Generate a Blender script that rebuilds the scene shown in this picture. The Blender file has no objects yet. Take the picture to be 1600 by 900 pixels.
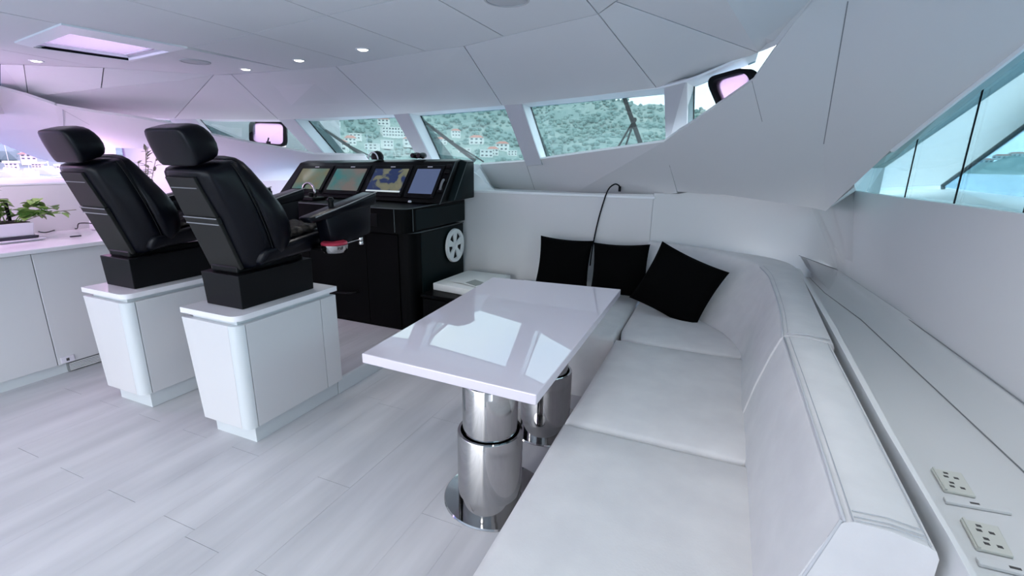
import bpy, bmesh, math, random
import numpy as np
from mathutils import Vector, Matrix

S = bpy.context.scene
COL = S.collection
random.seed(7)
R = math.radians

# ------------------------------------------------------------------ camera, world, light, exposure
EYE = Vector((0, 0, 1.5))
cam_data = bpy.data.cameras.new('camera')
cam_data.sensor_width = 36
cam_data.lens = 742 / 1600 * 36
cam_data.clip_end = 6000
cam_data.clip_start = 0.05
cam = bpy.data.objects.new('camera', cam_data)
COL.objects.link(cam)
yaw, pitch, roll = R(-23.07), R(14.94), R(.94)
fw = Vector((math.sin(yaw) * math.cos(pitch), math.cos(yaw) * math.cos(pitch), -math.sin(pitch)))
rt = Vector((math.cos(yaw), -math.sin(yaw), 0))
up = rt.cross(fw)
rt, up = math.cos(roll) * rt + math.sin(roll) * up, -math.sin(roll) * rt + math.cos(roll) * up
M = Matrix((rt, up, -fw)).transposed().to_4x4()
M.translation = EYE
cam.matrix_world = M
S.camera = cam

S.view_settings.view_transform = 'Standard'
S.view_settings.look = 'None'
S.view_settings.gamma = 1
S.view_settings.use_curve_mapping = False
S.view_settings.exposure = 0.74

W = bpy.data.worlds.new('sky')
S.world = W
W.use_nodes = True
nt = W.node_tree
nt.nodes.clear()
n_out = nt.nodes.new('ShaderNodeOutputWorld')
n_bg = nt.nodes.new('ShaderNodeBackground')
n_tc = nt.nodes.new('ShaderNodeTexCoord')
n_no = nt.nodes.new('ShaderNodeTexNoise')
n_no.inputs['Scale'].default_value = 3.2
n_no.inputs['Detail'].default_value = 6
n_no.inputs['Roughness'].default_value = .6
n_ra = nt.nodes.new('ShaderNodeValToRGB')
n_ra.color_ramp.elements[0].position = .42
n_ra.color_ramp.elements[0].color = (.74, .80, .93, 1)
n_ra.color_ramp.elements[1].position = .60
n_ra.color_ramp.elements[1].color = (1.0, .995, .985, 1)
nt.links.new(n_tc.outputs['Generated'], n_no.inputs['Vector'])
nt.links.new(n_no.outputs['Fac'], n_ra.inputs['Fac'])
nt.links.new(n_ra.outputs['Color'], n_bg.inputs['Color'])
nt.links.new(n_bg.outputs['Background'], n_out.inputs['Surface'])
n_bg.inputs['Strength'].default_value = 3.3


def area_light(name, loc, aim, sx, sy, power, color):
    d = bpy.data.lights.new(name, 'AREA')
    d.shape = 'RECTANGLE'
    d.size, d.size_y, d.energy, d.color = sx, sy, power, color
    o = bpy.data.objects.new(name, d)
    COL.objects.link(o)
    o.location = loc
    o.rotation_euler = (Vector(aim) - Vector(loc)).to_track_quat('-Z', 'Y').to_euler()
    return o


# added lamp: fills in daylight from aft, tilted up to lift the ceiling
area_light('saloon_fill', (-1.6, -3.0, .8), (-1.6, 2.5, 2.4), 5.5, 1.4, 14, (1.0, .98, .96))


# added spots without fittings, out of view, brighten seats, shelf and floor
for k, (x, y) in enumerate(((.45, 1.5), (.35, .2), (-.9, .5), (-2.0, .4), (-3.3, .4), (-.9, -.9), (-2.4, -.9))):
    d_ = bpy.data.lights.new('saloon_fill_spot', 'SPOT')
    d_.energy, d_.spot_size, d_.spot_blend, d_.shadow_soft_size, d_.color = 13 if k < 3 else 8, R(150), .8, .12, (1, .985, .965)
    o_ = bpy.data.objects.new('saloon_fill_spot', d_)
    COL.objects.link(o_)
    o_.location = (x, y, 2.07)
# added lilac fill lamps, out of view, tint the port niche and counter
area_light('niche_fill', (-5.5, 2.75, 1.5), (-4.7, 3.7, .95), .9, .25, 6, (1.0, .50, .95))
area_light('counter_fill', (-4.5, .95, 1.75), (-4.85, 1.75, 1.0), .7, .15, 7, (1.0, .55, .97))


# ------------------------------------------------------------------ materials
def mat(name, color, rough=.5, metal=0, coat=0, spec=.5, emit=None, estr=1, noise=None, bump=None, sheen=0, trans=0):
    m = bpy.data.materials.new(name)
    m.use_nodes = True
    t = m.node_tree
    b = t.nodes['Principled BSDF']
    b.inputs['Base Color'].default_value = (*color, 1)
    b.inputs['Roughness'].default_value = rough
    b.inputs['Metallic'].default_value = metal
    b.inputs['Coat Weight'].default_value = coat
    b.inputs['Coat Roughness'].default_value = .015
    b.inputs['Coat IOR'].default_value = 2.0 if coat == 1 else 1.5
    b.inputs['Specular IOR Level'].default_value = spec
    b.inputs['Sheen Weight'].default_value = sheen
    b.inputs['Transmission Weight'].default_value = trans
    if emit:
        b.inputs['Emission Color'].default_value = (*emit, 1)
        b.inputs['Emission Strength'].default_value = estr
    if noise or bump:
        tc = t.nodes.new('ShaderNodeTexCoord')
    if noise:   # (scale, colour2, low, high)
        mp = t.nodes.new('ShaderNodeMapping')
        if len(noise) > 4:
            mp.inputs['Scale'].default_value = noise[4]
        no = t.nodes.new('ShaderNodeTexNoise')
        no.inputs['Scale'].default_value = noise[0]
        no.inputs['Detail'].default_value = 5
        ra = t.nodes.new('ShaderNodeValToRGB')
        ra.color_ramp.elements[0].position = noise[2]
        ra.color_ramp.elements[0].color = (*color, 1)
        ra.color_ramp.elements[1].position = noise[3]
        ra.color_ramp.elements[1].color = (*noise[1], 1)
        t.links.new(tc.outputs['Object'], mp.inputs['Vector'])
        t.links.new(mp.outputs['Vector'], no.inputs['Vector'])
        t.links.new(no.outputs['Fac'], ra.inputs['Fac'])
        t.links.new(ra.outputs['Color'], b.inputs['Base Color'])
    if bump:    # (scale, strength, distance)
        nb = t.nodes.new('ShaderNodeTexNoise')
        nb.inputs['Scale'].default_value = bump[0]
        nb.inputs['Detail'].default_value = 3
        bp = t.nodes.new('ShaderNodeBump')
        bp.inputs['Strength'].default_value = bump[1]
        bp.inputs['Distance'].default_value = bump[2]
        t.links.new(tc.outputs['Object'], nb.inputs['Vector'])
        t.links.new(nb.outputs['Fac'], bp.inputs['Height'])
        t.links.new(bp.outputs['Normal'], b.inputs['Normal'])
    return m


def glass_mat(name, tint, refl=1.0, veil=0.0, veil_color=(.85, .95, .95)):
    m = bpy.data.materials.new(name)
    m.use_nodes = True
    t = m.node_tree
    t.nodes.clear()
    o = t.nodes.new('ShaderNodeOutputMaterial')
    tr = t.nodes.new('ShaderNodeBsdfTransparent')
    tr.inputs['Color'].default_value = (*tint, 1)
    gl = t.nodes.new('ShaderNodeBsdfGlossy')
    gl.inputs['Roughness'].default_value = .02
    fr = t.nodes.new('ShaderNodeFresnel')
    fr.inputs['IOR'].default_value = 1.45
    mu = t.nodes.new('ShaderNodeMath')
    mu.operation = 'MULTIPLY'
    mu.inputs[1].default_value = refl
    tl = t.nodes.new('ShaderNodeBsdfTranslucent')     # veil that stands in for haze and brightens the view
    tl.inputs['Color'].default_value = (*veil_color, 1)
    m0 = t.nodes.new('ShaderNodeMixShader')
    m0.inputs['Fac'].default_value = veil
    mx = t.nodes.new('ShaderNodeMixShader')
    t.links.new(fr.outputs['Fac'], mu.inputs[0])
    t.links.new(mu.outputs['Value'], mx.inputs['Fac'])
    t.links.new(tr.outputs['BSDF'], m0.inputs[1])
    t.links.new(tl.outputs['BSDF'], m0.inputs[2])
    t.links.new(m0.outputs['Shader'], mx.inputs[1])
    t.links.new(gl.outputs['BSDF'], mx.inputs[2])
    t.links.new(mx.outputs['Shader'], o.inputs['Surface'])
    return m


M_panel = mat('white_vinyl_panel', (.68, .69, .695), .55, spec=.3, bump=(220, .08, .001))
M_ceil = mat('pale_ceiling_vinyl', (.71, .725, .735), .6, spec=.25, bump=(220, .08, .001))
M_back = mat('dark_joint_backing', (.06, .065, .07), .8)
M_leather = mat('white_leather', (.635, .63, .64), .5, spec=.35, bump=(140, .22, .002), noise=(9, (.70, .695, .70), .3, .7))
M_seam = mat('leather_seam', (.52, .53, .56), .6, spec=.2)
M_stitch = mat('grey_stitching', (.42, .44, .47), .7)
M_cab = mat('white_lacquer', (.65, .66, .68), .35, coat=.15)
M_cabtop = mat('white_worktop', (.80, .80, .84), .22, coat=.3)
M_plinth = mat('pale_plinth', (.64, .69, .72), .4)
M_table = mat('glossy_white_tabletop', (.74, .685, .77), .4, coat=1, spec=.3)
M_chrome = mat('polished_steel', (.47, .465, .46), .06, metal=1)
M_black = mat('black_leather', (.002, .0025, .005), .30, spec=.16, bump=(120, .12, .001))
M_blackplastic = mat('black_satin_plastic', (.004, .0045, .005), .35, spec=.14)
M_blackbox = mat('black_painted_box', (.004, .0045, .0055), .42, spec=.15)
M_grey = mat('dark_grey_shell', (.020, .020, .019), .5, spec=.15)
M_greyline = mat('grey_trim', (.22, .23, .24), .4)
M_console = mat('black_console_leather', (.0015, .0017, .002), .42, spec=.07, bump=(150, .12, .001))
M_consoleside = mat('black_green_console_leather', (.003, .008, .009), .42, spec=.10, bump=(150, .12, .001))
M_piping = mat('console_piping', (.05, .065, .07), .45)
M_red = mat('red_cushion', (.35, .02, .05), .4)
M_pillow = mat('black_cotton', (.002, .002, .0022), .95, spec=.05, bump=(500, .2, .001))
M_floor = mat('grey_washed_plank', (.49, .495, .52), .34, spec=.4, noise=(1.0, (.635, .635, .66), .34, .66, (6, .8, 1)))
M_plat = mat('grey_platform_plank', (.50, .49, .53), .36, spec=.4, noise=(1.0, (.58, .57, .61), .35, .65, (10, 1.2, 1)))
M_floorback = mat('floor_joint', (.48, .48, .52), .8)
M_frame = mat('white_window_frame', (.80, .84, .86), .4)
M_mull = mat('grey_mullion_vinyl', (.56, .58, .62), .5)
M_gasket = mat('black_gasket', (.006, .007, .009), .5, spec=.12)
M_glass = glass_mat('tinted_windscreen_glass', (.49, .565, .575), .10, .02)
M_clear = glass_mat('lilac_glass', (.55, .45, .57), .1, .35, (.88, .74, .91))
M_hatch = glass_mat('lilac_hatch_glass', (.46, .39, .50), .1, .2, (.92, .80, .95))
M_side = glass_mat('side_glass', (.58, .70, .72), .4)
M_port = glass_mat('port_glass', (.82, .70, .86), .1)  # lilac tint added to turn the daylight in the port niche pink
M_outer = glass_mat('outer_glass', (.75, .88, .95), .3)
M_hull = mat('white_gelcoat', (.80, .82, .82), .4)
M_soffit = mat('shaded_soffit', (.30, .37, .35), .6)  # shade under the roof edge is put into this dark tone
M_lamp = mat('lamp_diffuser', (1, 1, 1), .5, emit=(1, .98, .95), estr=6)
M_lamptrim = mat('lamp_trim', (.75, .76, .78), .4)
M_speaker = mat('speaker_mesh', (.50, .51, .52), .7)
M_outlet = mat('ivory_outlet', (.62, .63, .58), .4)
M_slot = mat('outlet_slot', (.06, .06, .06), .6)
M_leaf = mat('bright_green_leaf', (.16, .34, .07), .5, noise=(30, (.34, .48, .14), .35, .7))
M_leaf2 = mat('dull_leaf', (.16, .16, .10), .55, noise=(30, (.30, .33, .22), .35, .7))
M_soil = mat('potting_soil', (.03, .022, .016), .9)
M_pot = mat('white_planter', (.76, .74, .82), .35)
M_tray = mat('dark_tray', (.03, .03, .05), .4)
M_paper = mat('white_paper', (.75, .78, .77), .6)
M_print = mat('grey_print', (.30, .33, .31), .6)
M_sea = mat('sea_water', (.07, .24, .46), .12, spec=.5, bump=(.25, .6, .6), noise=(.02, (.12, .33, .54), .35, .65))
M_hill = mat('hazy_green_hill', (.22, .31, .29), .9, spec=.1, noise=(.02, (.32, .39, .355), .4, .65))  # distance haze is put into this pale bluish green
M_tree = mat('hazy_hill_trees', (.165, .265, .25), .9, spec=.1, noise=(.03, (.25, .35, .325), .35, .65))  # crowns carry the haze in their pale teal colour too
M_house = mat('white_render', (.80, .79, .76), .7)
M_roof = mat('red_tile_roof', (.52, .21, .16), .7)
M_hwin = mat('dark_window', (.10, .12, .14), .2)
M_wiper = mat('black_wiper', (.006, .009, .010), .6, spec=.05)


# ------------------------------------------------------------------ helpers
def tag(o, label=None, cat=None, group=None, kind=None):
    if label: o['label'] = label
    if cat: o['category'] = cat
    if group: o['group'] = group
    if kind: o['kind'] = kind
    return o


def thing(name, loc, label=None, cat=None, group=None, kind=None):
    o = bpy.data.objects.new(name, None)
    o.empty_display_size = .1
    COL.objects.link(o)
    o.location = loc
    return tag(o, label, cat, group, kind)


def origin(o):
    v = Vector((0, 0, 0))
    while o:
        v += o.location
        o = o.parent
    return v


def add(name, bm, m, parent=None, smooth=None, label=None, sub=0, kind=None):
    """link a world-space bmesh as ONE mesh object (origin at its base, or at its parent's)"""
    me = bpy.data.meshes.new(name)
    bmesh.ops.recalc_face_normals(bm, faces=bm.faces)
    if parent is None:
        xs = [v.co for v in bm.verts]
        lo = Vector(tuple(min(c[i] for c in xs) for i in range(3)))
        hi = Vector(tuple(max(c[i] for c in xs) for i in range(3)))
        org = Vector(((lo.x + hi.x) / 2, (lo.y + hi.y) / 2, lo.z))
    else:
        org = origin(parent)
    bmesh.ops.translate(bm, verts=bm.verts, vec=-org)
    bm.to_mesh(me)
    bm.free()
    for mm in (m if isinstance(m, (list, tuple)) else [m]):
        me.materials.append(mm)
    if smooth is not None:
        for p in me.polygons:
            p.use_smooth = True
        if smooth < 180:
            me.set_sharp_from_angle(angle=R(smooth))
    o = bpy.data.objects.new(name, me)
    COL.objects.link(o)
    if parent is None:
        o.location = org
    else:
        o.parent = parent
    if sub:
        md = o.modifiers.new('smooth', 'SUBSURF')
        md.levels = md.render_levels = sub
    if label: o['label'] = label
    if kind: o['kind'] = kind
    return o


def bevel(bm, w, seg=2, ang=30, edges=None):
    es = edges if edges is not None else [e for e in bm.edges if len(e.link_faces) == 2 and e.calc_face_angle(0) > R(ang)]
    if es and w > 0:
        bmesh.ops.bevel(bm, geom=es, offset=w, segments=seg, profile=.5, affect='EDGES', clamp_overlap=True)
    return bm


def box(lo, hi, b=0, seg=2, rot=0):
    bm = bmesh.new()
    bmesh.ops.create_cube(bm, size=1)
    lo, hi = Vector(lo), Vector(hi)
    c = (lo + hi) / 2
    bmesh.ops.scale(bm, vec=hi - lo, verts=bm.verts)
    bevel(bm, b, seg)
    if rot:
        bmesh.ops.rotate(bm, verts=bm.verts, cent=(0, 0, 0), matrix=Matrix.Rotation(rot, 3, 'Z'))
    bmesh.ops.translate(bm, verts=bm.verts, vec=c)
    return bm


def join(*bms):
    out = bms[0]
    for b in bms[1:]:
        me = bpy.data.meshes.new('tmp')
        b.to_mesh(me)
        b.free()
        out.from_mesh(me)
        bpy.data.meshes.remove(me)
    return out


def hexa(p, b=0, seg=2):
    """8 corners: bottom quad then top quad (same order)"""
    bm = bmesh.new()
    v = [bm.verts.new(q) for q in p]
    for f in ((3, 2, 1, 0), (4, 5, 6, 7), (0, 1, 5, 4), (1, 2, 6, 5), (2, 3, 7, 6), (3, 0, 4, 7)):
        bm.faces.new([v[i] for i in f])
    bmesh.ops.recalc_face_normals(bm, faces=bm.faces)
    bevel(bm, b, seg)
    return bm


def poly_normal(P):
    n = Vector((0, 0, 0))
    for i in range(len(P)):
        a, b = P[i], P[(i + 1) % len(P)]
        n += Vector(((a.y - b.y) * (a.z + b.z), (a.z - b.z) * (a.x + b.x), (a.x - b.x) * (a.y + b.y)))
    return n.normalized()


CABIN = Vector((-1.2, 1.2, 1.2))


def slab(P, t, inside=CABIN, inset=0, off=0):
    """prism on a (nearly) flat polygon: face towards `inside`, thickness t away from it"""
    P = [Vector(p) for p in P]
    n = poly_normal(P)
    c = sum(P, Vector()) / len(P)
    if n.dot(Vector(inside) - c) > 0:
        n = -n
    if inset:
        k = len(P)
        Q = []
        for i in range(k):
            a, b, d = P[i - 1], P[i], P[(i + 1) % k]
            e1, e2 = (b - a).normalized(), (d - b).normalized()
            n1, n2 = n.cross(e1).normalized(), n.cross(e2).normalized()
            mid = (b + (a + d) / 2) / 2
            if n1.dot(c - (a + b) / 2) < 0: n1 = -n1
            if n2.dot(c - (d + b) / 2) < 0: n2 = -n2
            den = 1 + n1.dot(n2)
            Q.append(b + (n1 + n2) * (inset / max(den, .25)))
        P = Q
    bm = bmesh.new()
    va = [bm.verts.new(p + n * off) for p in P]
    vb = [bm.verts.new(p + n * (off + t)) for p in P]
    bm.faces.new(va)
    bm.faces.new(vb[::-1])
    for i in range(len(P)):
        j = (i + 1) % len(P)
        bm.faces.new((va[i], va[j], vb[j], vb[i]))
    bmesh.ops.recalc_face_normals(bm, faces=bm.faces)
    return bm


def tube(pts, r, seg=8, closed=False, r2=None):
    pts = [Vector(p) for p in pts]
    n = len(pts)
    bm = bmesh.new()
    rings = []
    prev = None
    for i in range(n):
        if closed:
            t = (pts[(i + 1) % n] - pts[i - 1]).normalized()
        else:
            t = (pts[min(i + 1, n - 1)] - pts[max(i - 1, 0)]).normalized()
        if prev is None:
            a = t.cross(Vector((0, 0, 1)))
            if a.length < .1: a = t.cross(Vector((0, 1, 0)))
            a.normalize()
        else:
            a = (prev - t * prev.dot(t)).normalized()
        prev = a
        b = t.cross(a)
        rr = r if r2 is None else r + (r2 - r) * i / (n - 1)
        rings.append([bm.verts.new(pts[i] + a * rr * math.cos(2 * math.pi * k / seg) + b * rr * math.sin(2 * math.pi * k / seg)) for k in range(seg)])
    for i in range(n if closed else n - 1):
        A, B = rings[i], rings[(i + 1) % n]
        for k in range(seg):
            bm.faces.new((A[k], A[(k + 1) % seg], B[(k + 1) % seg], B[k]))
    if not closed:
        bm.faces.new(rings[0][::-1])
        bm.faces.new(rings[-1])
    return bm


def lathe(prof, c, seg=32, axis='Z', cap=True):
    """profile of (r, h) turned about an axis through c"""
    bm = bmesh.new()
    c = Vector(c)
    rings = []
    for r, h in prof:
        ring = []
        for k in range(seg):
            a = 2 * math.pi * k / seg
            p = Vector((r * math.cos(a), r * math.sin(a), h))
            if axis == 'X': p = Vector((p.z, p.x, p.y))
            if axis == 'Y': p = Vector((p.x, p.z, p.y))
            ring.append(bm.verts.new(c + p))
        rings.append(ring)
    for A, B in zip(rings, rings[1:]):
        for k in range(seg):
            bm.faces.new((A[k], A[(k + 1) % seg], B[(k + 1) % seg], B[k]))
    if cap:
        bm.faces.new(rings[0][::-1])
        bm.faces.new(rings[-1])
    return bm


def loft(secs, caps=True, closed=True):
    bm = bmesh.new()
    rings = [[bm.verts.new(p) for p in s] for s in secs]
    k = len(secs[0])
    for A, B in zip(rings, rings[1:]):
        for i in range(k if closed else k - 1):
            bm.faces.new((A[i], A[(i + 1) % k], B[(i + 1) % k], B[i]))
    if caps:
        bm.faces.new(rings[0][::-1])
        bm.faces.new(rings[-1])
    return bm


def spline(pts, n=6):
    P = [Vector(p) for p in pts]
    out = []
    for i in range(len(P) - 1):
        a, b, c, d = P[max(i - 1, 0)], P[i], P[i + 1], P[min(i + 2, len(P) - 1)]
        for k in range(n):
            t = k / n
            out.append(.5 * ((2 * b) + (c - a) * t + (2 * a - 5 * b + 4 * c - d) * t * t + (3 * b - a - 3 * c + d) * t ** 3))
    out.append(P[-1])
    return out


def V(*a): return Vector(a)
def off(p, dx=0, dy=0, dz=0): return (p[0] + dx, p[1] + dy, p[2] + dz)


# ================================================================== THE SETTING
# ---- floor: planks run towards the bow
floor = add('floor', box((-4.6, -2.6, -.08), (1.0, 3.6, -.014)), M_floorback, kind='structure')
XP = [-4.44 + .2 * i for i in range(0, 23)]
for i, x0 in enumerate(XP):
    x1 = x0 + .2
    if x1 > .0: break
    ph = {0: 1.0, 1: 1.47}[i % 2] if x0 < -1.9 or x0 > -1.3 else {0: 1.47, 1: .96}[i % 2]
    ys = [-2.6] + [y for y in (ph - 2.44, ph - 1.22, ph, ph + 1.22) if -2.5 < y < 3.0] + [3.1]
    for a, b in zip(ys, ys[1:]):
        add('plank', box((x0 + .0003, a + .0009, -.014), (x1 - .0003, b - .0009, random.uniform(-.0003, .0003))), M_floor, floor)

# ---- raised helm platform with its white riser
plat = add('floor_1', box((-4.05, 2.18, 0), (-2.172, 4.0, .085)), M_floorback, kind='structure')
for i in range(10):
    x0 = -4.05 + i * .188
    for a, b in ((2.18, 2.9 if i % 2 else 3.3), (2.9 if i % 2 else 3.3, 4.0)):
        add('plank', box((x0 + .0006, a + .0008, .085), (x0 + .1874, b - .0008, .10), .001, 1), M_plat, plat)
add('trim_1', box((-2.172, 2.175, 0), (-2.15, 3.98, .101), .002), M_plinth, kind='structure')

# ---- ceiling plane (z = 2.1) and the faceted headers that fold down to the windscreen
F0, F1, F2 = (-4.724, 1.895, 2.100), (-4.584, 1.965, 2.100), (-4.155, 2.230, 2.100)
F3, F4, F5 = (-3.646, 2.692, 2.100), (-3.508, 2.737, 2.100), (-2.483, 2.730, 2.100)
F6, F7, F7b = (-1.638, 2.530, 2.100), (-1.368, 2.492, 2.100), (-1.079, 2.376, 2.100)
F8, F9 = (-0.553, 2.171, 2.100), (-0.453, 2.033, 2.100)
ceil_ = add('ceiling', join(box((-6.9, -2.6, 2.16), (-3.80, 3.3, 2.20)), box((-2.93, -2.6, 2.16), (1.7, 3.3, 2.20)),
                            box((-3.80, -2.6, 2.16), (-2.93, 1.44, 2.20)), box((-3.80, 2.16, 2.16), (-2.93, 3.3, 2.20))), M_back, kind='structure')


def cpanel(P, m=M_ceil, t=.022, gap=.0030, name='ceiling_panel', par=None):
    return add(name, slab(P, t, inset=gap), m, par or ceil_)


def z21(x, y): return (x, y, 2.1)


ys_ = 1.83
cpanel([z21(-2.25, ys_ + .07), z21(-1.66, ys_ - .04), F6, z21(-2.26, 2.677)])
cpanel([z21(-2.87, ys_ + .17), z21(-2.25, ys_ + .07), z21(-2.26, 2.677), F5, z21(-2.88, 2.735)])
cpanel([z21(-1.66, ys_ - .04), z21(-1.09, 1.70), F7b, F7, F6])
cpanel([z21(-1.09, 1.70), z21(-.552, 1.62), F8, F7b])
cpanel([z21(-2.25, ys_ + .07), z21(-1.66, ys_ - .04), z21(-1.68, .2), z21(-2.32, .2)])
cpanel([z21(-1.66, ys_ - .04), z21(-1.09, 1.70), z21(-1.09, .2), z21(-1.68, .2)])
cpanel([z21(-1.09, 1.70), z21(-.552, 1.62), z21(-.552, .2), z21(-1.09, .2)])
cpanel([F8, z21(-.552, .2), z21(.3, .2), z21(.3, 1.2), F9])
cpanel([z21(-.552, .2), z21(-1.68, .2), z21(-1.68, -2.6), z21(-.552, -2.6)])
cpanel([z21(-.552, .2), z21(.3, .2), z21(.3, -2.6), z21(-.552, -2.6)])
cpanel([z21(-1.68, .2), z21(-3.0, .2), z21(-3.0, -2.6), z21(-1.68, -2.6)])
cpanel([z21(-3.0, .2), z21(-4.9, .2), z21(-4.9, -2.6), z21(-3.0, -2.6)])
cpanel([z21(-2.32, .2), z21(-2.25, ys_ + .07), z21(-2.87, ys_ + .17), z21(-2.995, 1.46), z21(-3.03, .2)])
cpanel([z21(.3, -2.6), z21(1.6, -2.6), z21(1.6, 1.9), z21(.3, 1.9)], gap=0)
cpanel([z21(-4.9, -2.6), z21(-6.9, -2.6), z21(-6.9, 1.2), z21(-5.0, 1.2), z21(-4.9, .2)], gap=0)
# the panel round the hatch is a ring of four
HQ = [z21(*p[:2]) for p in ((-3.710, 1.649, 2.100), (-3.105, 1.543, 2.100), (-3.051, 1.994, 2.100), (-3.590, 2.075, 2.100))]
hx = [p[0] for p in HQ]
h0, h1, h2, h3 = [Vector(p) for p in HQ]
o0, o1, o2, o3 = Vector((-4.0, 1.2, 2.1)), Vector((-3.02, 1.2, 2.1)), Vector((-2.88, 2.735, 2.1)), Vector(F3)
ring = bmesh.new()
for a, b, c, d in ((o0, o1, h1, h0), (o1, o2, h2, h1), (o2, o3, h3, h2)):
    me_ = slab([a, b, c, d], .022)
    ring = join(ring, me_)
add('ceiling_panel', ring, M_ceil, ceil_)
cpanel([o0, h0, h3, o3, Vector(F2)], gap=.001)
cpanel([o0, Vector(F2), Vector(F1), Vector(F0), Vector((-5.0, 1.2, 2.1))])
cpanel([o0, z21(-5.0, 1.2), z21(-5.0, .2), z21(-3.03, .2), o1])

# header edge above the windows
W0, W0b, W1 = (-5.047, 2.882, 1.833), (-4.934, 3.109, 1.838), (-4.773, 3.300, 1.845)
Wa, W2, W3 = (-4.904, 3.150, 1.841), (-4.099, 3.650, 1.861), (-2.949, 3.870, 1.899)
W4, W6, W7 = (-1.695, 3.720, 1.933), (-0.417, 3.150, 1.933), (-0.374, 3.100, 1.928)
W8, W9, W10, W11 = (-0.244, 3.000, 1.942), (-0.183, 2.950, 1.952), (0.095, 2.850, 2.041), (0.160, 2.720, 2.039)
D0, D1, D2_, D3_, D4_ = (-5.045, 1.990, 1.963), (-4.891, 2.080, 1.915), (-5.026, 2.291, 1.876), (-4.410, 2.323, 1.986), (-3.913, 2.598, 2.058)
AE = (0.267, 2.400, 2.159)
F9x = (-0.127, 1.756, 2.100)
headers = [
    [F0, F1, D1, D0], [F1, F2, D3_, D1], [F2, F3, D4_, D3_],
    [D1, D3_, D4_, F3, Wa, W0, D2_],
    [F3, F4, W2, Wa], [F4, F5, W3, W2], [F5, F6, F7, W4, W3], [F7, F7b, F8, W6, W4],
    [F8, (-0.469, 2.104, 2.121), W10, (-0.191, 3.073, 1.971), (-0.253, 3.106, 1.958), (-0.381, 3.157, 1.936), W6], [(-0.469, 2.104, 2.121), F9x, AE, W11, W10]]
hb = bmesh.new()
for H in headers:
    hb = join(hb, slab(H, .008, off=.026))
add('ceiling_1', hb, M_back, kind='structure')
hdr = thing('ceiling_2', (-2.5, 3.2, 1.9), kind='structure')
for H in headers:
    cpanel(H, name='header_panel', par=hdr)
# soffit strip over the glass and the strip below it
Wl = [W0, W1, W2, W3, W4, W7, W8, W9, W10]
bm = bmesh.new()
for a, b in zip(Wl, Wl[1:]):
    bm = join(bm, hexa([off(a, 0, .01, .004), off(b, 0, .01, .004), off(b, 0, .26, .0), off(a, 0, .26, .0),
                        off(a, 0, .01, .016), off(b, 0, .01, .016), off(b, 0, .26, .03), off(a, 0, .26, .03)]))
add('trim_2', bm, M_frame, kind='structure')

# ---- sloping panels below the windscreen, the big starboard haunch and its neighbours
SPt = [(-2.143, 4.200, 1.465), (-1.643, 4.120, 1.502), (-1.384, 4.000, 1.531), (-0.387, 3.470, 1.641)]
SPb = [off((-2.113, 4.500, 1.231), 0, .02, -.06), off((-1.654, 4.450, 1.231), 0, .02, -.06), off((-1.395, 4.400, 1.237), 0, .03, -.10), off((-0.307, 3.972, 1.294), 0, .01, -.015)]
haunch = thing('wall_front', (-.4, 3.9, 1.25), kind='structure')
cpanel([SPt[0], SPt[1], SPb[1], SPb[0]], M_panel, name='sloping_panel', par=haunch)
cpanel([SPt[1], SPt[2], SPb[2], SPb[1]], M_panel, gap=.0, name='sloping_panel', par=haunch)
cpanel([SPt[2], SPt[3], (-0.356, 3.688, 1.491), SPb[3], SPb[2]], M_panel, gap=.0, name='sloping_panel', par=haunch)
E_ = (0.660, 3.749, 1.212)
Kp = (0.375, 2.444, 2.134)
cpanel([SPt[3], (-0.288, 3.341, 1.702), (-0.229, 3.275, 1.731), (-0.073, 3.080, 1.822), (0.085, 2.884, 1.914), (0.155, 2.695, 2.021), (0.187, 2.615, 2.065), (0.241, 2.481, 2.141), (0.287, 2.409, 2.177), Kp, (0.494, 3.187, 1.619), (0.606, 3.747, 1.227), (0.414, 3.782, 1.249), (0.024, 3.860, 1.289), (-0.307, 3.972, 1.294), (-0.356, 3.688, 1.491)],
       M_panel, gap=0, name='haunch_panel', par=haunch)
cpanel([(0.606, 3.747, 1.227), (0.494, 3.187, 1.619), Kp, (0.767, 2.126, 2.110), (0.941, 2.101, 2.032), (0.900, 2.338, 1.914), (0.845, 2.602, 1.788), (0.764, 3.010, 1.592), E_], M_panel, gap=0, name='haunch_panel', par=haunch)
cpanel([Kp, (0.287, 2.409, 2.177), (0.231, 2.042, 2.150), (0.767, 2.126, 2.110)], M_panel, gap=0, name='haunch_panel', par=haunch)
lid_a = [(-0.366, 3.982, 1.301), (0.023, 3.853, 1.294), (0.413, 3.775, 1.253), E_, (0.721, 3.404, 1.383)]
lid_b = [off((-0.482, 4.000, 1.271), 0, .03, .0), off((-0.126, 4.070, 1.271), 0, .03, 0), off((0.439, 4.100, 1.241), 0, .03, 0), off((0.735, 4.200, 1.201), 0, .03, 0), off((0.914, 4.300, 1.329), .02, .02, 0)]
add('haunch_lid', loft([[off(a, 0, .006, .004), off(b, 0, .02, 0), off(b, 0, .02, .03), off(a, 0, .02, .03)] for a, b in zip(lid_a, lid_b)]), M_panel, haunch)  # unseen lid added to stop window light leaking below the haunch
add('haunch_web', slab([off(E_, .01, .05, .01), off(Kp, .03, .03, .02), off(Kp, 1.3, 1.6, .0), (1.3, 4.7, 1.9), (1.05, 4.62, 1.25), off((0.914, 4.300, 1.329), .02, .12, -.02)], .02, inside=(1.2, 2.5, 1.5)), M_panel, haunch)  # unseen partition added to keep windscreen light out of the side cavity
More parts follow.
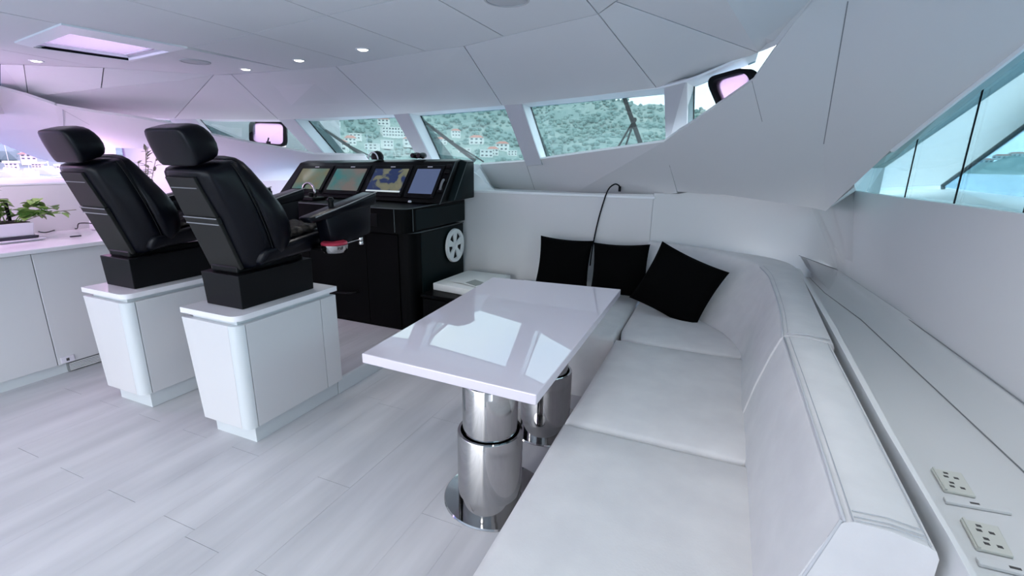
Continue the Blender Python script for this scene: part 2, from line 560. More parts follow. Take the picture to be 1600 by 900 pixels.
# dark joints in the haunch (thin recessed strips) and the bright rim of its lower edge
def joint(a, b, n, w=.0022):
    a, b, n = Vector(a), Vector(b), Vector(n).normalized()
    s = (b - a).cross(n).normalized() * w
    return hexa([a - s + n * .0006, a + s + n * .0006, b + s + n * .0006, b - s + n * .0006,
                 a - s - n * .004, a + s - n * .004, b + s - n * .004, b - s - n * .004])
nA = poly_normal([Vector(SPt[3]), Vector(E_), Vector(Kp)])
if nA.dot(EYE - Vector(E_)) < 0: nA = -nA
add('panel_joint', join(joint((-0.356, 3.688, 1.491), (-0.307, 3.972, 1.294), nA, .0015), joint((0.085, 2.884, 1.914), (0.171, 3.124, 1.736), nA, .0012),
                        joint(SPt[1], SPb[1], nA, .0015)), M_greyline, haunch)
add('panel_joint', joint((0.376, 2.449, 2.130), (0.494, 3.187, 1.619), nA), M_greyline, haunch)
rim = [(0.763, 3.021, 1.586), (0.811, 2.775, 1.705), (0.845, 2.602, 1.788), (0.900, 2.338, 1.914), (0.941, 2.101, 2.032)]
add('trim_3', tube([off(p, .006, .004, -.004) for p in rim], .011, 6), M_frame, kind='structure')

# ---- white end face of the dashboard recess, the ledge and the front wall behind the sofa
fw_ = haunch
cpanel([(-2.143, 4.200, 1.465), (-2.113, 4.500, 1.231), (-1.972, 4.200, 1.219), (-2.201, 3.970, 1.221), (-2.197, 3.970, 1.476)], M_frame, gap=0, name='recess_end', par=fw_)
add('window_ledge', hexa([(-4.3, 3.985, 1.20), (-.47, 3.985, 1.226), (-.47, 4.7, 1.226), (-4.3, 4.7, 1.20),
                          (-4.3, 3.985, 1.218), (-.47, 3.985, 1.246), (-.47, 4.7, 1.246), (-4.3, 4.7, 1.218)], .003), M_frame, fw_)
add('front_panel', hexa([(-2.3, 4.0, 0), (-.484, 4.0, 0), (-.484, 4.05, 0), (-2.3, 4.05, 0),
                         (-2.3, 4.0, 1.222), (-.484, 4.0, 1.262), (-.484, 4.05, 1.262), (-2.3, 4.05, 1.222)], .003), M_panel, fw_)
add('front_panel', box((-4.3, 4.0, 0), (-2.304, 4.05, 1.20), .003), M_panel, fw_)
dt = [(-0.482, 4.000, 1.271), (-0.301, 4.040, 1.271), off((-0.126, 4.070, 1.271), 0, 0, .04), off((0.126, 4.100, 1.270), 0, 0, .05), off((0.439, 4.100, 1.241), 0, 0, .05), (0.627, 4.150, 1.218)]
db = [(p[0], p[1], .35) for p in dt[:-1]] + [(0.868, 4.130, 0.761)]
bm = loft([[a, b, off(b, 0, .05), off(a, 0, .05)] for a, b in zip(dt, db)])
add('front_panel', bm, M_panel, fw_, smooth=35)

# ---- starboard wall: big sloping panel, the band under it, the outlet shelf and the backboard rail
stb = thing('wall_right', (1.0, 2.5, .3), kind='structure')
cs = [(0.627, 4.150, 1.218), (0.730, 4.200, 1.234), (0.914, 4.300, 1.329), (0.975, 3.576, 1.328), (0.990, 2.758, 1.341), (1.000, 2.277, 1.347)]
cl = [(0.868, 4.130, 0.761), (0.950, 2.847, 0.770), (0.980, 1.931, 0.774)]
cs2, cl2 = (1.09, -2.6, 1.38), (1.05, -2.6, .76)
cb = [cl[0], (.884, 4.03, .748), (.899, 3.80, .752), (0.945, 3.121, 0.759), (0.963, 2.348, 0.773), cl[2]]
sec = [[a, b, off(b, .04, .01, 0), off(a, .04, .01, 0)] for a, b in zip(cs + [cs2], cb + [cl2])]
add('side_panel', loft(sec), M_panel, stb, smooth=60)
add('cavity_end', slab([(.5, 4.72, .9), (1.16, 4.66, .9), (1.16, 4.66, 2.1), (.5, 4.72, 2.1)], .03), M_panel, stb)
bt = [(0.594, 4.020, 0.861), cl[0], cl[1], cl[2], cl2]
bb = [(0.702, 4.218, 0.680), (0.729, 3.651, 0.680), (0.807, 3.070, 0.680), (0.879, 1.645, 0.680), (.89, -2.6, .68)]
sec = []
for a, b in zip(bt, bb):
    a, b = Vector(a), Vector(b)
    pts = []
    for k in range(5):
        t = k / 4
        p = a.lerp(b, t)
        p.x += .022 * math.sin(t * math.pi)
        p.z -= .012 * math.sin(t * math.pi)
        pts.append(p)
    sec.append(pts + [b + Vector((.05, .03, -.02)), a + Vector((.05, .03, -.02))])
add('lower_band', loft(sec), M_panel, stb, smooth=50)
sh = [(.535, 3.72, .68), (0.702, 4.218, 0.680), (0.729, 3.651, 0.680), (0.807, 3.070, 0.680), (0.879, 1.645, 0.680), (.89, -2.6, .68), (.40, -2.6, .68), (.50, 2.4, .68)]
crease = [Vector(p) for p in bb]
add('panel_joint', tube([p + V(-.006, -.002, .002) for p in crease], .0022, 5), M_greyline, stb)
add('panel_joint', tube([Vector(p) + V(-.004, -.003, 0) for p in [bt[0]] + cb + [cl2]], .0022, 5), M_greyline, stb)
add('outlet_shelf', slab(sh, .03, inside=(.6, 2, 3)), M_panel, stb)
rr = [(0.560, 3.674, 0.825), (0.540, 2.483, 0.820), (0.495, 1.355, 0.820), (0.486, 0.933, 0.820), (.455, -.2, .82)]
rl = [(0.543, 3.687, 0.825), (0.516, 2.471, 0.820), (0.483, 1.464, 0.820), (0.478, 1.025, 0.820), (.425, -.2, .82)]
sec = [[(b[0], b[1], .40), (b[0], b[1], b[2]), (a[0], a[1], a[2]), (a[0] + .002, a[1], .40)] for a, b in zip(rr, rl)]
add('backboard_rail', bevel(loft(sec), .003, 2, 50), M_panel, stb, smooth=40)

add('wall_back', box((-.55, -2.68, 0), (1.6, -2.6, 2.16)), M_panel, kind='structure')  # unseen wall piece added to hold back light from aft
# ---- port side: haunch, side wall, counter niche
port = thing('wall_left', (-4.9, 2.2, .9), kind='structure')
LT = [(-4.721, 2.152, 1.854), (-4.613, 2.361, 1.820), (-4.481, 2.559, 1.796), (-4.381, 2.755, 1.764), (-4.300, 3.102, 1.683), (-4.181, 3.396, 1.627), (-3.940, 3.909, 1.538), (-3.560, 4.250, 1.535)]
LB = [(-4.898, 4.400, 1.151), (-5.191, 4.144, 1.151), (-5.137, 3.406, 1.381), (-4.956, 2.960, 1.558), (-5.181, 2.750, 1.562), (-5.400, 2.480, 1.585)]
AL = [LT[0], LT[2], LT[3], LT[4], LT[5]]
add('port_panel', slab(LT + [off((-4.002, 5.114, 1.170))] + LB, .02), M_panel, port)
bl = [D0, D1, D2_, W0]
add('port_backing', loft([[off(p, 0, .015, -.006), off(p, -.02, .04, -.004), off(p, -.30, .15, -.16), off(p, -.28, .12, -.16)] for p in [off((-4.565, 1.620, 1.929))] + bl]), M_panel, port)
nP = Vector((.75, -.6, .1))
add('panel_joint', joint((-4.745, 2.206, 1.832), (-4.865, 2.427, 1.737), V(.237, -.273, -.932), .0015), M_greyline, port)
BLe = [(-4.807, 1.897, 1.945), (-4.743, 2.018, 1.906), (-4.711, 2.148, 1.858), (-4.734, 2.202, 1.836), (-5.400, 2.480, 1.585), (-5.925, 2.766, 1.363), (-6.001, 2.521, 1.452), (-5.927, 2.248, 1.582), (-5.938, 2.030, 1.672), (-5.019, 1.778, 1.955)]
add('port_panel', slab(BLe, .02), M_panel, port)
add('port_panel', slab([(-5.400, 2.480, 1.585), (-5.181, 2.750, 1.562), (-5.786, 3.056, 1.319), (-5.925, 2.766, 1.363)], .02), M_panel, port)
add('port_panel', slab([(-5.938, 2.030, 1.672), (-4.997, 1.772, 1.962), (-4.6, .2, 2.1), (-4.6, -1.2, 2.1), (-4.5, -1.2, 1.6)], .02), M_panel, port)
add('panel_joint', joint((-4.740, 2.207, 1.827), (-5.399, 2.479, 1.585), nP, .0015), M_greyline, port)
# side wall under the window, its sill and the niche behind the chairs
add('side_panel', hexa([(-4.9, -2.6, .80), (-4.9, 2.5, .80), (-4.95, 2.5, .80), (-4.95, -2.6, .80),
                        (-4.9, -2.6, 1.25), (-4.9, 2.5, 1.265), (-4.95, 2.5, 1.265), (-4.95, -2.6, 1.25)], .003), M_panel, port)
add('window_sill', hexa([(-4.895, -2.6, 1.25), (-4.895, 2.52, 1.265), (-6.1, 2.52, 1.265), (-6.1, -2.6, 1.25),
                         (-4.895, -2.6, 1.265), (-4.895, 2.52, 1.28), (-6.1, 2.52, 1.28), (-6.1, -2.6, 1.265)], .003), M_frame, port)
add('niche_panel', slab([(-6.1, 3.3, .8), (-4.2, 4.6, .8), (-4.2, 4.6, 2.0), (-6.1, 3.3, 2.0)], .03), M_panel, port)
add('niche_panel', slab([(-6.05, 2.4, .8), (-6.05, 3.4, .8), (-6.05, 3.4, 1.275), (-6.05, 2.4, 1.275)], .03), M_panel, port)

# ================================================================== WINDOWS
def window(n, P, m, push, extra=()):
    w = thing('window_%d' % n, P[0], kind='structure')
    add('pane', slab([off(p, *push) for p in P], .008), m, w)
    return w


gl = .19
window(1, [off(W0, -.2, 0, .04), off(W0b, 0, 0, .04), off((-4.922, 3.550, 1.709), .05, .1, -.05), off((-5.090, 3.200, 1.806), -.2, .05, -.12)], M_glass, (0, gl, 0))
w2 = window(2, [off(W0b, 0, 0, .04), off(W1, 0, 0, .04), off((-4.521, 3.550, 1.861), 0, 0, .04), off((-4.913, 3.820, 1.636), 0, 0, -.05), off((-4.922, 3.550, 1.709), -.15, 0, -.06)], M_glass, (0, gl, 0))
add('pane', slab([off(p, 0, gl, 0) for p in (off((-4.194, 3.650, 1.863), 0, 0, .04), off((-3.908, 3.750, 1.866), 0, 0, .04), off((-3.960, 4.200, 1.503), .1, .0, -.05), off((-4.707, 4.050, 1.569), 0, 0, -.08))], .008), M_glass, w2)
window(3, [off((-4.147, 3.700, 1.860), 0, 0, .03), off(W3, 0, 0, .03), off((-2.712, 3.860, 1.899), 0, 0, .03), off((-2.584, 4.310, 1.527), 0, 0, -.04), off((-4.069, 4.220, 1.522), 0, 0, -.04)], M_glass, (0, gl, 0))
window(4, [off((-2.870, 3.870, 1.892), 0, 0, .03), off(W4, 0, 0, .03), off((-1.526, 3.650, 1.931), 0, 0, .03), off((-1.438, 4.090, 1.521), 0, 0, -.04), off((-2.169, 4.250, 1.465), 0, 0, -.04), off((-2.899, 4.300, 1.536), 0, 0, -.04)], M_glass, (0, gl, 0))
window(5, [off((-1.678, 3.720, 1.933), 0, 0, .03), off(W7, .05, 0, .03), off((-0.374, 3.470, 1.641), .05, 0, -.05), off((-1.635, 4.130, 1.496), 0, 0, -.04)], M_glass, (0, gl, 0))
w6 = window(6, [off(W8, .0, 0, .04), off((-0.113, 2.930, 1.961), 0, 0, .04), off((-0.065, 3.300, 1.790), 0, .0, -.02), off((-0.235, 3.350, 1.663), 0, 0, -.1)], M_glass, (0, gl, 0))
add('pane', slab([off(p, 0, gl, 0) for p in (off((0.055, 2.850, 2.020), 0, 0, .05), off((0.258, 2.850, 2.064), 0, 0, .05), off((0.337, 3.100, 1.732), 0, 0, -.05), off((0.094, 3.100, 1.803), 0, 0, -.05))], .008), M_glass, w6)
ms = window(7, [(1.06, 4.6, 1.28), (1.06, -2.6, 1.30), (1.06, -2.6, 2.25), (1.06, 2.3, 2.25), (1.06, 4.6, 1.9)], M_side, (0, 0, 0))
for a in ((1.050, 3.709, 1.324), (1.050, 3.008, 1.329), (1.050, 2.406, 1.335)):
    add('glass_joint', box((1.052, a[1] - .0035, 1.28), (1.058, a[1] + .0035, 2.2)), M_gasket, ms)
window(8, [(-6.08, -2.6, 1.27), (-6.08, 3.4, 1.27), (-6.08, 3.4, 2.1), (-6.08, -2.6, 2.1)], M_port, (0, 0, 0))


def mullion(n, face, push, deep=True):
    """face: 4 points, top-left, top-right, bottom-right, bottom-left"""
    t = thing('trim_%d' % n, face[3], kind='structure')
    f = [Vector(p) for p in face]
    f[0].z += .02; f[1].z += .02; f[2].z -= .03; f[3].z -= .03
    d = Vector(push)
    add('mullion_face', hexa([f[3], f[2], f[2] + d * .12, f[3] + d * .12, f[0], f[1], f[1] + d * .12, f[0] + d * .12], .002), M_mull, t)
    i = .003
    r = [p.copy() for p in f]
    s = (f[1] - f[0]).normalized() * i
    add('mullion_fin', hexa([f[3] + s + d * .12, f[2] - s * .2 + d * .12, f[2] - s * .2 + d, f[3] + s + d, f[0] + s + d * .12, f[1] - s * .2 + d * .12, f[1] - s * .2 + d, f[0] + s + d]), M_frame, t)  # whiter than the face: window light on this side put into the colour
    add('gasket', hexa([f[2] + d * .95, f[2] + d * .95 + s * 2.2, f[2] + d * 1.02 + s * 2.2, f[2] + d * 1.02, f[1] + d * .95, f[1] + d * .95 + s * 2.2, f[1] + d * 1.02 + s * 2.2, f[1] + d * 1.02]), M_gasket, t)


mullion(4, [(-4.920, 3.100, 1.837), (-4.766, 3.250, 1.841), (-5.013, 3.600, 1.706), (-5.308, 3.500, 1.689)], (.0, .05, 0))
mullion(5, [(-4.119, 3.660, 1.856), (-3.957, 3.700, 1.857), (-3.959, 4.160, 1.502), (-4.145, 4.120, 1.533)], (0, .19, 0))
mullion(6, [(-2.884, 3.870, 1.892), (-2.712, 3.860, 1.899), (-2.751, 4.310, 1.519), (-2.907, 4.290, 1.542)], (0, .20, 0))
mullion(7, [(-1.689, 3.720, 1.933), (-1.511, 3.660, 1.934), (-1.463, 4.060, 1.504), (-1.626, 4.100, 1.491)], (0, .20, 0))
mullion(8, [(-0.374, 3.100, 1.928), (-0.244, 3.000, 1.942), (-0.256, 3.700, 1.693), (-0.396, 3.750, 1.608)], (.03, .19, 0))

# ================================================================== CABINETS AND COUNTER, PORT SIDE
cab = thing('side_cabinet', (-4.3, 1.6, 0), 'long white built-in cabinet along the port wall under the plants', 'cabinet')
add('plinth', box((-4.6, -2.6, 0), (-4.12, 3.9, .075)), M_plinth, cab)
seam = [-2.6, -.9, .35, 1.565, 2.75, 3.95]
for a, b in zip(seam, seam[1:]):
    add('door_panel', box((-4.6, a + .002, .075), (-4.09, b - .002, .862), .003), M_cab, cab)
gr = add('vent_grille', box((-4.122, 1.62, .005), (-4.105, 2.4, .068), .001), M_greyline, cab)
for k in range(5):
    add('slat', box((-4.106, 1.63, .010 + k * .0115), (-4.098, 2.39, .0165 + k * .0115), .001), M_lamptrim, gr)
pl = add('socket_plate', box((-4.092, 1.585, .08), (-4.083, 1.66, .125), .002), M_pot, cab)
add('socket_hole', box((-4.0835, 1.612, .092), (-4.081, 1.63, .112), .001), M_slot, pl)
top = tag(add('countertop', join(box((-4.897, -2.6, .866), (-4.065, 2.4, .896), .006, 3), box((-6.0, 2.4, .866), (-4.065, 3.98, .896), .006, 3)), M_cabtop), 'long white countertop over the port cabinets', 'countertop')

# ================================================================== HELM SEAT PEDESTALS
def pedestal(x, label):
    """box cabinet under a helm chair, x = right-hand face"""
    p = thing('seat_pedestal', (x - .21, 1.86, 0), label, 'pedestal', 'white helm seat pedestals')
    X0, X1, Y0, Y1 = x - .41, x, 1.50, 2.18
    add('plinth', box((X0 + .06, Y0 + .055, 0), (X1 - .035, Y1 - .012, .105), .002), M_plinth, p)
    # rounded rear corner post
    def post():
        r = .05
        pts = [(X1 - .058, Y0)]
        for k in range(7):
            a = -math.pi / 2 + k / 6 * math.pi / 2
            pts.append((X1 - r + r * math.cos(a), Y0 + r + r * math.sin(a)))
        pts += [(X1 - .06, Y0 + .05)]
        return loft([[(px_, py_, z) for px_, py_ in pts] for z in (.105, .682)])
    add('corner_post', post(), M_plinth, p, smooth=40)
    add('rear_panel', hexa([(X0 + .055, Y0, .105), (X1 - .060, Y0, .105), (X1 - .060, Y0 + .03, .105), (X0 + .055, Y0 + .03, .105),
                            (X0, Y0, .682), (X1 - .060, Y0, .682), (X1 - .060, Y0 + .03, .682), (X0, Y0 + .03, .682)], .003), M_cab, p)
    add('side_panel', box((X1 - .03, Y0 + .055, .105), (X1, 2.052, .682), .002), M_cab, p)
    add('side_panel', box((X1 - .03, 2.056, .105), (X1, Y1, .682), .002), M_cab, p)
    add('left_panel', hexa([(X0 + .055, Y0 + .03, .105), (X0 + .085, Y0 + .03, .105), (X0 + .085, Y1, .105), (X0 + .055, Y1, .105),
                            (X0, Y0 + .03, .682), (X0 + .03, Y0 + .03, .682), (X0 + .03, Y1, .682), (X0, Y1, .682)], .002), M_cab, p)
    add('front_panel', box((X0 + .06, Y1 - .03, .105), (X1 - .03, Y1 - .001, .682), .002), M_cab, p)
    add('shadow_gap', box((X0 + .05, Y0 + .03, .66), (X1 - .028, Y1 - .02, .708)), M_plinth, p)
    t = bmesh.new()
    r = .055
    pts = [(X0, Y0), (X1 - r, Y0)]
    for k in range(1, 7):
        a = -math.pi / 2 + k / 6 * math.pi / 2
        pts.append((X1 + .004 - r + r * math.cos(a), Y0 + r + r * math.sin(a)))
    pts += [(X1 + .004, Y1 + .01), (X0, Y1 + .01)]
    t = bevel(loft([[(a, b, z) for a, b in pts] for z in (.706, .735)]), .004, 2, 50)
    add('top_slab', t, M_cabtop, p, smooth=40)
    return p


pedestal(-2.12, 'white box pedestal under the nearer helm chair')
pedestal(-3.02, 'white box pedestal under the farther helm chair by the port counter')

# ================================================================== HELM CHAIRS
def chair(cx, label):
    c = thing('helm_chair', (cx, 1.85, .735), label, 'chair', 'black leather helm chairs')
    def L(x, y, z): return Vector((cx + x, y, z))
    add('base_box', hexa([L(-.135, 1.605, .736), L(.135, 1.605, .736), L(.135, 2.085, .736), L(-.135, 2.085, .736),
                          L(-.142, 1.60, .915), L(.142, 1.60, .915), L(.142, 2.085, .925), L(-.142, 2.085, .925)], .004), M_blackbox, c)
    add('slide_rail', box(L(-.10, 1.63, .915), L(.10, 2.06, .955), .01), M_blackplastic, c)
    # back: sections along the leaning axis
    ax0, ax1 = Vector((0, 1.655, .930)), Vector((0, 1.485, 1.435))
    ad = (ax1 - ax0)
    fn = Vector((0, ad.z, -ad.y)).normalized()
    def bsec(s, prof, lift=0):
        o = ax0 + ad * s
        return [Vector((cx + u, o.y, o.z)) + fn * w for u, w in prof]
    def prof(hw, d, rw):
        h = [(rw, 0), (rw + .035, .022), (hw - .02, .075), (hw, .11), (hw, .15), (hw - .03, d), (hw - .09, d + .01), (hw - .14, d - .03)]
        return h + [(-u, w) for u, w in h[::-1]]
    secs = [bsec(-.03, prof(.19, .15, .10)), bsec(.03, prof(.215, .19, .125)), bsec(.25, prof(.235, .20, .135)), bsec(.5, prof(.238, .20, .14)),
            bsec(.72, prof(.226, .19, .142)), bsec(.90, prof(.208, .18, .142)), bsec(.98, prof(.20, .18, .135)), bsec(1.02, prof(.17, .15, .10))]
    back = add('backrest', loft(secs), M_black, c, smooth=180, sub=1)
    def patch(s0, s1, u0, u1, w, m, name, t=.012, par=back, u2=None, u3=None):
        u2 = u0 if u2 is None else u2
        u3 = u1 if u3 is None else u3
        a, b, p, q = bsec(s0, [(u0, w), (u1, w)]) + bsec(s1, [(u3, w), (u2, w)])
        return add(name, bevel(hexa([a, b, b + fn * t, a + fn * t, q, p, p + fn * t, q + fn * t]), .003, 2), m, par)
    patch(.02, .50, -.118, .118, -.012, M_grey, 'back_shell', .02)
    patch(.50, .56, -.121, .121, -.016, M_grey, 'back_shell', .022)
    patch(.565, .94, -.122, .112, -.010, M_grey, 'back_shell', .02, u2=-.122, u3=.085)
    patch(.495, .507, -.119, .119, -.020, M_greyline, 'trim_strip', .006)
    patch(.555, .567, -.121, .121, -.020, M_greyline, 'trim_strip', .006)
    patch(.84, .848, -.11, .075, -.0135, M_greyline, 'trim_strip', .006)
    def cprof(hw, w0, w1, dip):
        h = [(hw - .05, w0), (hw - .008, w0 + .012), (hw, (w0 + w1) / 2), (hw - .02, w1 - .01), (hw - .07, w1), (hw - .13, w1 - dip)]
        return h + [(-u, w) for u, w in h[::-1]]
    add('back_cushion', loft([bsec(.0, cprof(.17, .14, .17, .0)), bsec(.03, cprof(.235, .13, .24, .02)), bsec(.2, cprof(.272, .125, .285, .05)), bsec(.42, cprof(.280, .125, .29, .05)),
                              bsec(.6, cprof(.262, .125, .265, .04)), bsec(.78, cprof(.225, .125, .245, .03)), bsec(.97, cprof(.195, .12, .225, .02)), bsec(1.03, cprof(.15, .13, .19, .0))]), M_black, c, smooth=180, sub=1)
    # piping down the side of the bolster
    pts = [bsec(s, [(h, .128)])[0] for s, h in ((.02, .213), (.25, .236), (.5, .240), (.72, .228), (.9, .210), (.99, .19))]
    add('piping', tube(spline(pts), .004, 6), M_blackplastic, back, smooth=180)
    pts = [bsec(s, [(-h, .128)])[0] for s, h in ((.02, .213), (.25, .236), (.5, .240), (.72, .228), (.9, .210), (.99, .19))]
    add('piping', tube(spline(pts), .004, 6), M_blackplastic, back, smooth=180)
    # headrest
    def hp(hw, d):
        h = [(hw - .045, 0), (hw - .012, .001), (hw, .010), (hw, .022), (hw, d - .03), (hw - .03, d - .004), (hw - .07, d)]
        return h + [(-u, w) for u, w in h[::-1]]
    add('headrest', loft([bsec(1.03, hp(.115, .12)), bsec(1.045, hp(.138, .15)), bsec(1.15, hp(.150, .165)), bsec(1.27, hp(.146, .15)), bsec(1.345, hp(.136, .12)), bsec(1.365, hp(.105, .085))]), M_black, c, smooth=180, sub=1)
    # seat: side skirts and the quilted cushion
    add('seat', bevel(hexa([L(-.21, 1.68, .955), L(.21, 1.68, .955), L(.20, 2.13, .985), L(-.20, 2.13, .985),
                            L(-.245, 1.70, 1.045), L(.245, 1.70, 1.045), L(.245, 2.19, 1.105), L(-.245, 2.19, 1.105)]), .03, 3), M_black, c, smooth=50)
    nx, ny = 48, 48
    q = bmesh.new()
    g = []
    for j in range(ny + 1):
        row = []
        for i in range(nx + 1):
            u, v = i / nx - .5, j / ny
            d = abs(math.sin((u * 5 + v * 5) * math.pi)) * abs(math.sin((u * 5 - v * 5) * math.pi))
            e = min(1, min(.5 - abs(u), v, 1 - v) * 8)
            row.append(q.verts.new(L(u * .40, 1.74 + v * .42, 1.05 + v * .058 + .035 * e ** .5 + .010 * d)))
        g.append(row)
    for j in range(ny):
        for i in range(nx):
            q.faces.new((g[j][i], g[j][i + 1], g[j + 1][i + 1], g[j + 1][i]))
    add('quilted_cushion', q, M_console, c, smooth=180)
    # arm pods with a block below and controls in front
    for s in (1, -1):
        a = thing('armrest', (0, 0, 0))
        a.parent = c
        a.location = (s * .30, .33, .45)
        x0, x1 = s * .24, s * .36
        lo, hi = min(x0, x1), max(x0, x1)
        add('arm_pad', bevel(hexa([L(lo + .02, 1.93, 1.155), L(hi - .02, 1.93, 1.155), L(hi, 2.44, 1.225), L(lo, 2.44, 1.225),
                                   L(lo + .01, 1.90, 1.19), L(hi - .01, 1.90, 1.19), L(hi, 2.45, 1.30), L(lo, 2.45, 1.30)]), .018, 3), M_black, a, smooth=50)
        add('arm_block', bevel(hexa([L(lo + .01, 2.06, 1.0), L(hi - .01, 2.06, 1.0), L(hi - .01, 2.38, 1.05), L(lo + .01, 2.38, 1.05),
                                     L(lo + .01, 2.02, 1.18), L(hi - .01, 2.02, 1.18), L(hi - .01, 2.40, 1.26), L(lo + .01, 2.40, 1.26)]), .012, 2), M_black, a, smooth=50)
        add('trim_line', tube([L(hi + .001, 1.93, 1.193), L(hi + .001, 2.2, 1.248), L(hi + .001, 2.44, 1.302)], .0035, 6), M_greyline, a)
        if s == 1:
            add('joystick', join(lathe([(.018, 0), (.014, .03), (.02, .045), (.012, .06)], L(.29, 2.12, 1.225), 14)), M_blackplastic, a, smooth=50)
    # cup holder under the starboard arm
    h = thing('cup_holder', (0, 0, 0))
    h.parent = c
    h.location = (.33, .30, .25)
    cc = L(.35, 2.06, .985)
    add('ring', lathe([(.060, .0), (.074, .018), (.078, .044), (.070, .044), (.060, .012)], cc, 28), M_chrome, h, smooth=40)
    add('pad', lathe([(.066, .03), (.074, .050), (.068, .058), (.03, .060)], cc, 28), M_red, h, smooth=50)
    add('bracket', tube([cc + V(.05, .02, .045), cc + V(.10, .09, .065)], .004, 8), M_chrome, h)
    for dz in (.078, .055):
        add('knob', lathe([(.012, -.02), (.014, -.016), (.014, -.004), (.012, 0)], cc + V(.105, .10, dz), 14), M_chrome, h, smooth=50)
    add('seat_bracket', box(L(.2, 2.03, .985), L(.30, 2.09, 1.0), .003), M_blackplastic, h)
    return c


chair(-2.33, 'nearer black leather helm chair in front of the console')
chair(-3.235, 'farther black leather helm chair beside the port counter')

# ================================================================== HELM CONSOLE
con = thing('helm_console', (-3.1, 3.55, .1), 'large black leather helm console with four screens', 'console')
CX0, CX1 = -3.98, -2.2
body = []
def crn(x, y, r, a0, a1, n=5):
    return [(x + r * math.cos(R(a0 + (a1 - a0) * k / n)), y + r * math.sin(R(a0 + (a1 - a0) * k / n))) for k in range(n + 1)]
def plan(x0, x1, y0, y1, r):
    return [(x0, y1), (x0, y0)] + crn(x1 - r, y0 + r, r, -90, 0) + [(x1, y1)]
add('base_body', loft([[(a, b, z) for a, b in plan(CX0 + .05, CX1 - .01, 3.135, 3.97, .09)] for z in (.10, .93)]), M_console, con, smooth=40)
for a, b in ((-3.93, -3.30), (-3.295, -2.665), (-2.66, -2.34)):
    add('door', box((a, 3.122, .125), (b, 3.14, .915), .004), M_console, con)
add('handle', tube(spline([(-3.08, 3.125, .36), (-3.06, 3.075, .365), (-2.9, 3.07, .375), (-2.80, 3.075, .385), (-2.78, 3.125, .385)], 4), .010, 8), M_blackplastic, con, smooth=180)
add('side_cover', box((-2.215, 3.26, .11), (-2.204, 3.965, .92), .003), M_consoleside, con)
for z in (.935,):
    add('piping', tube([(-3.93, 3.118, z)] + [(a, b, z) for a, b in crn(CX1 - .08, 3.215, .10, -90, 0)] + [(CX1 + .002, 3.96, z)], .005, 6), M_piping, con, smooth=180)
desk = add('desk', bevel(loft([[(a, b, z + (.02 if b > 3.5 else 0)) for a, b in plan(CX0, CX1 + .01, 3.03, 3.97, .10)] for z in (.94, 1.13)]), .012, 2, 50), M_console, con, smooth=40)
add('desk_side', box((CX1 + .004, 3.17, .955), (CX1 + .014, 3.965, 1.118), .004), M_consoleside, con)
add('piping', tube([(-3.93, 3.028, 1.131)] + [(a, b, 1.131) for a, b in crn(CX1 - .09, 3.13, .102, -90, 0)] + [(CX1 + .012, 3.96, 1.15)], .004, 6), M_piping, desk, smooth=180)
for a in (-90, 0):
    p = crn(CX1 - .09, 3.13, .102, a, a, 1)[0]
    add('piping', tube([(p[0], p[1], .95), (p[0], p[1], 1.125)], .004, 6), M_piping, desk)
add('card_slot', box((-2.60, 3.022, .985), (-2.45, 3.035, 1.085), .004), M_blackplastic, desk)
# screen hood: sloped face between desk back and eye height
f0, f1 = Vector((0, 3.46, 1.145)), Vector((0, 3.72, 1.455))
hd = (f1 - f0)
hn = Vector((0, -hd.z, hd.y)).normalized()
def hoodpt(x, s, w=0):
    p = f0 + hd * s + hn * w
    return Vector((x, p.y, p.z + (x + 3.0) * .022 * s))
hood = add('screen_hood', bevel(hexa([(-4.0, 3.46, 1.145), (-2.14, 3.46, 1.145), (-2.14, 3.95, 1.16), (-4.0, 3.95, 1.13),
                                hoodpt(-3.96, 1.06), hoodpt(-2.14, 1.06), (-2.14, 3.84, 1.515), (-3.96, 3.84, 1.475)]), .012, 3), M_blackplastic, con, smooth=40)
add('hood_cheek', bevel(hexa([(-2.135, 3.56, 1.16), (-2.085, 3.60, 1.16), (-2.085, 3.97, 1.17), (-2.135, 3.97, 1.17),
                              (-2.135, 3.80, 1.51), (-2.085, 3.83, 1.49), (-2.085, 3.97, 1.49), (-2.135, 3.97, 1.51)]), .01, 2), M_consoleside, con, smooth=40)
add('piping', tube([hoodpt(-2.14, -.02, .004), hoodpt(-2.14, 1.04, .004)], .004, 6), M_piping, hood)
add('piping', tube([(-2.083, 3.60, 1.17), (-2.083, 3.835, 1.49), (-2.083, 3.97, 1.49)], .004, 6), M_piping, hood)


def screen_mat(name, cols, scale, base_pos, strength=1.0, dist=0):
    m = bpy.data.materials.new(name)
    m.use_nodes = True
    t = m.node_tree
    b = t.nodes['Principled BSDF']
    b.inputs['Base Color'].default_value = (.01, .01, .012, 1)
    b.inputs['Roughness'].default_value = .15
    tc = t.nodes.new('ShaderNodeTexCoord')
    mp = t.nodes.new('ShaderNodeMapping')
    mp.inputs['Location'].default_value = base_pos
    no = t.nodes.new('ShaderNodeTexNoise')
    no.inputs['Scale'].default_value = scale
    no.inputs['Detail'].default_value = 4
    no.inputs['Distortion'].default_value = dist
    ra = t.nodes.new('ShaderNodeValToRGB')
    ra.color_ramp.interpolation = 'EASE'
    for i, (p, c) in enumerate(cols):
        e = ra.color_ramp.elements[i] if i < 2 else ra.color_ramp.elements.new(p)
        e.position = p
        e.color = (*c, 1)
    t.links.new(tc.outputs['Object'], mp.inputs['Vector'])
    t.links.new(mp.outputs['Vector'], no.inputs['Vector'])
    t.links.new(no.outputs['Fac'], ra.inputs['Fac'])
    t.links.new(ra.outputs['Color'], b.inputs['Emission Color'])
    b.inputs['Emission Strength'].default_value = strength
    return m


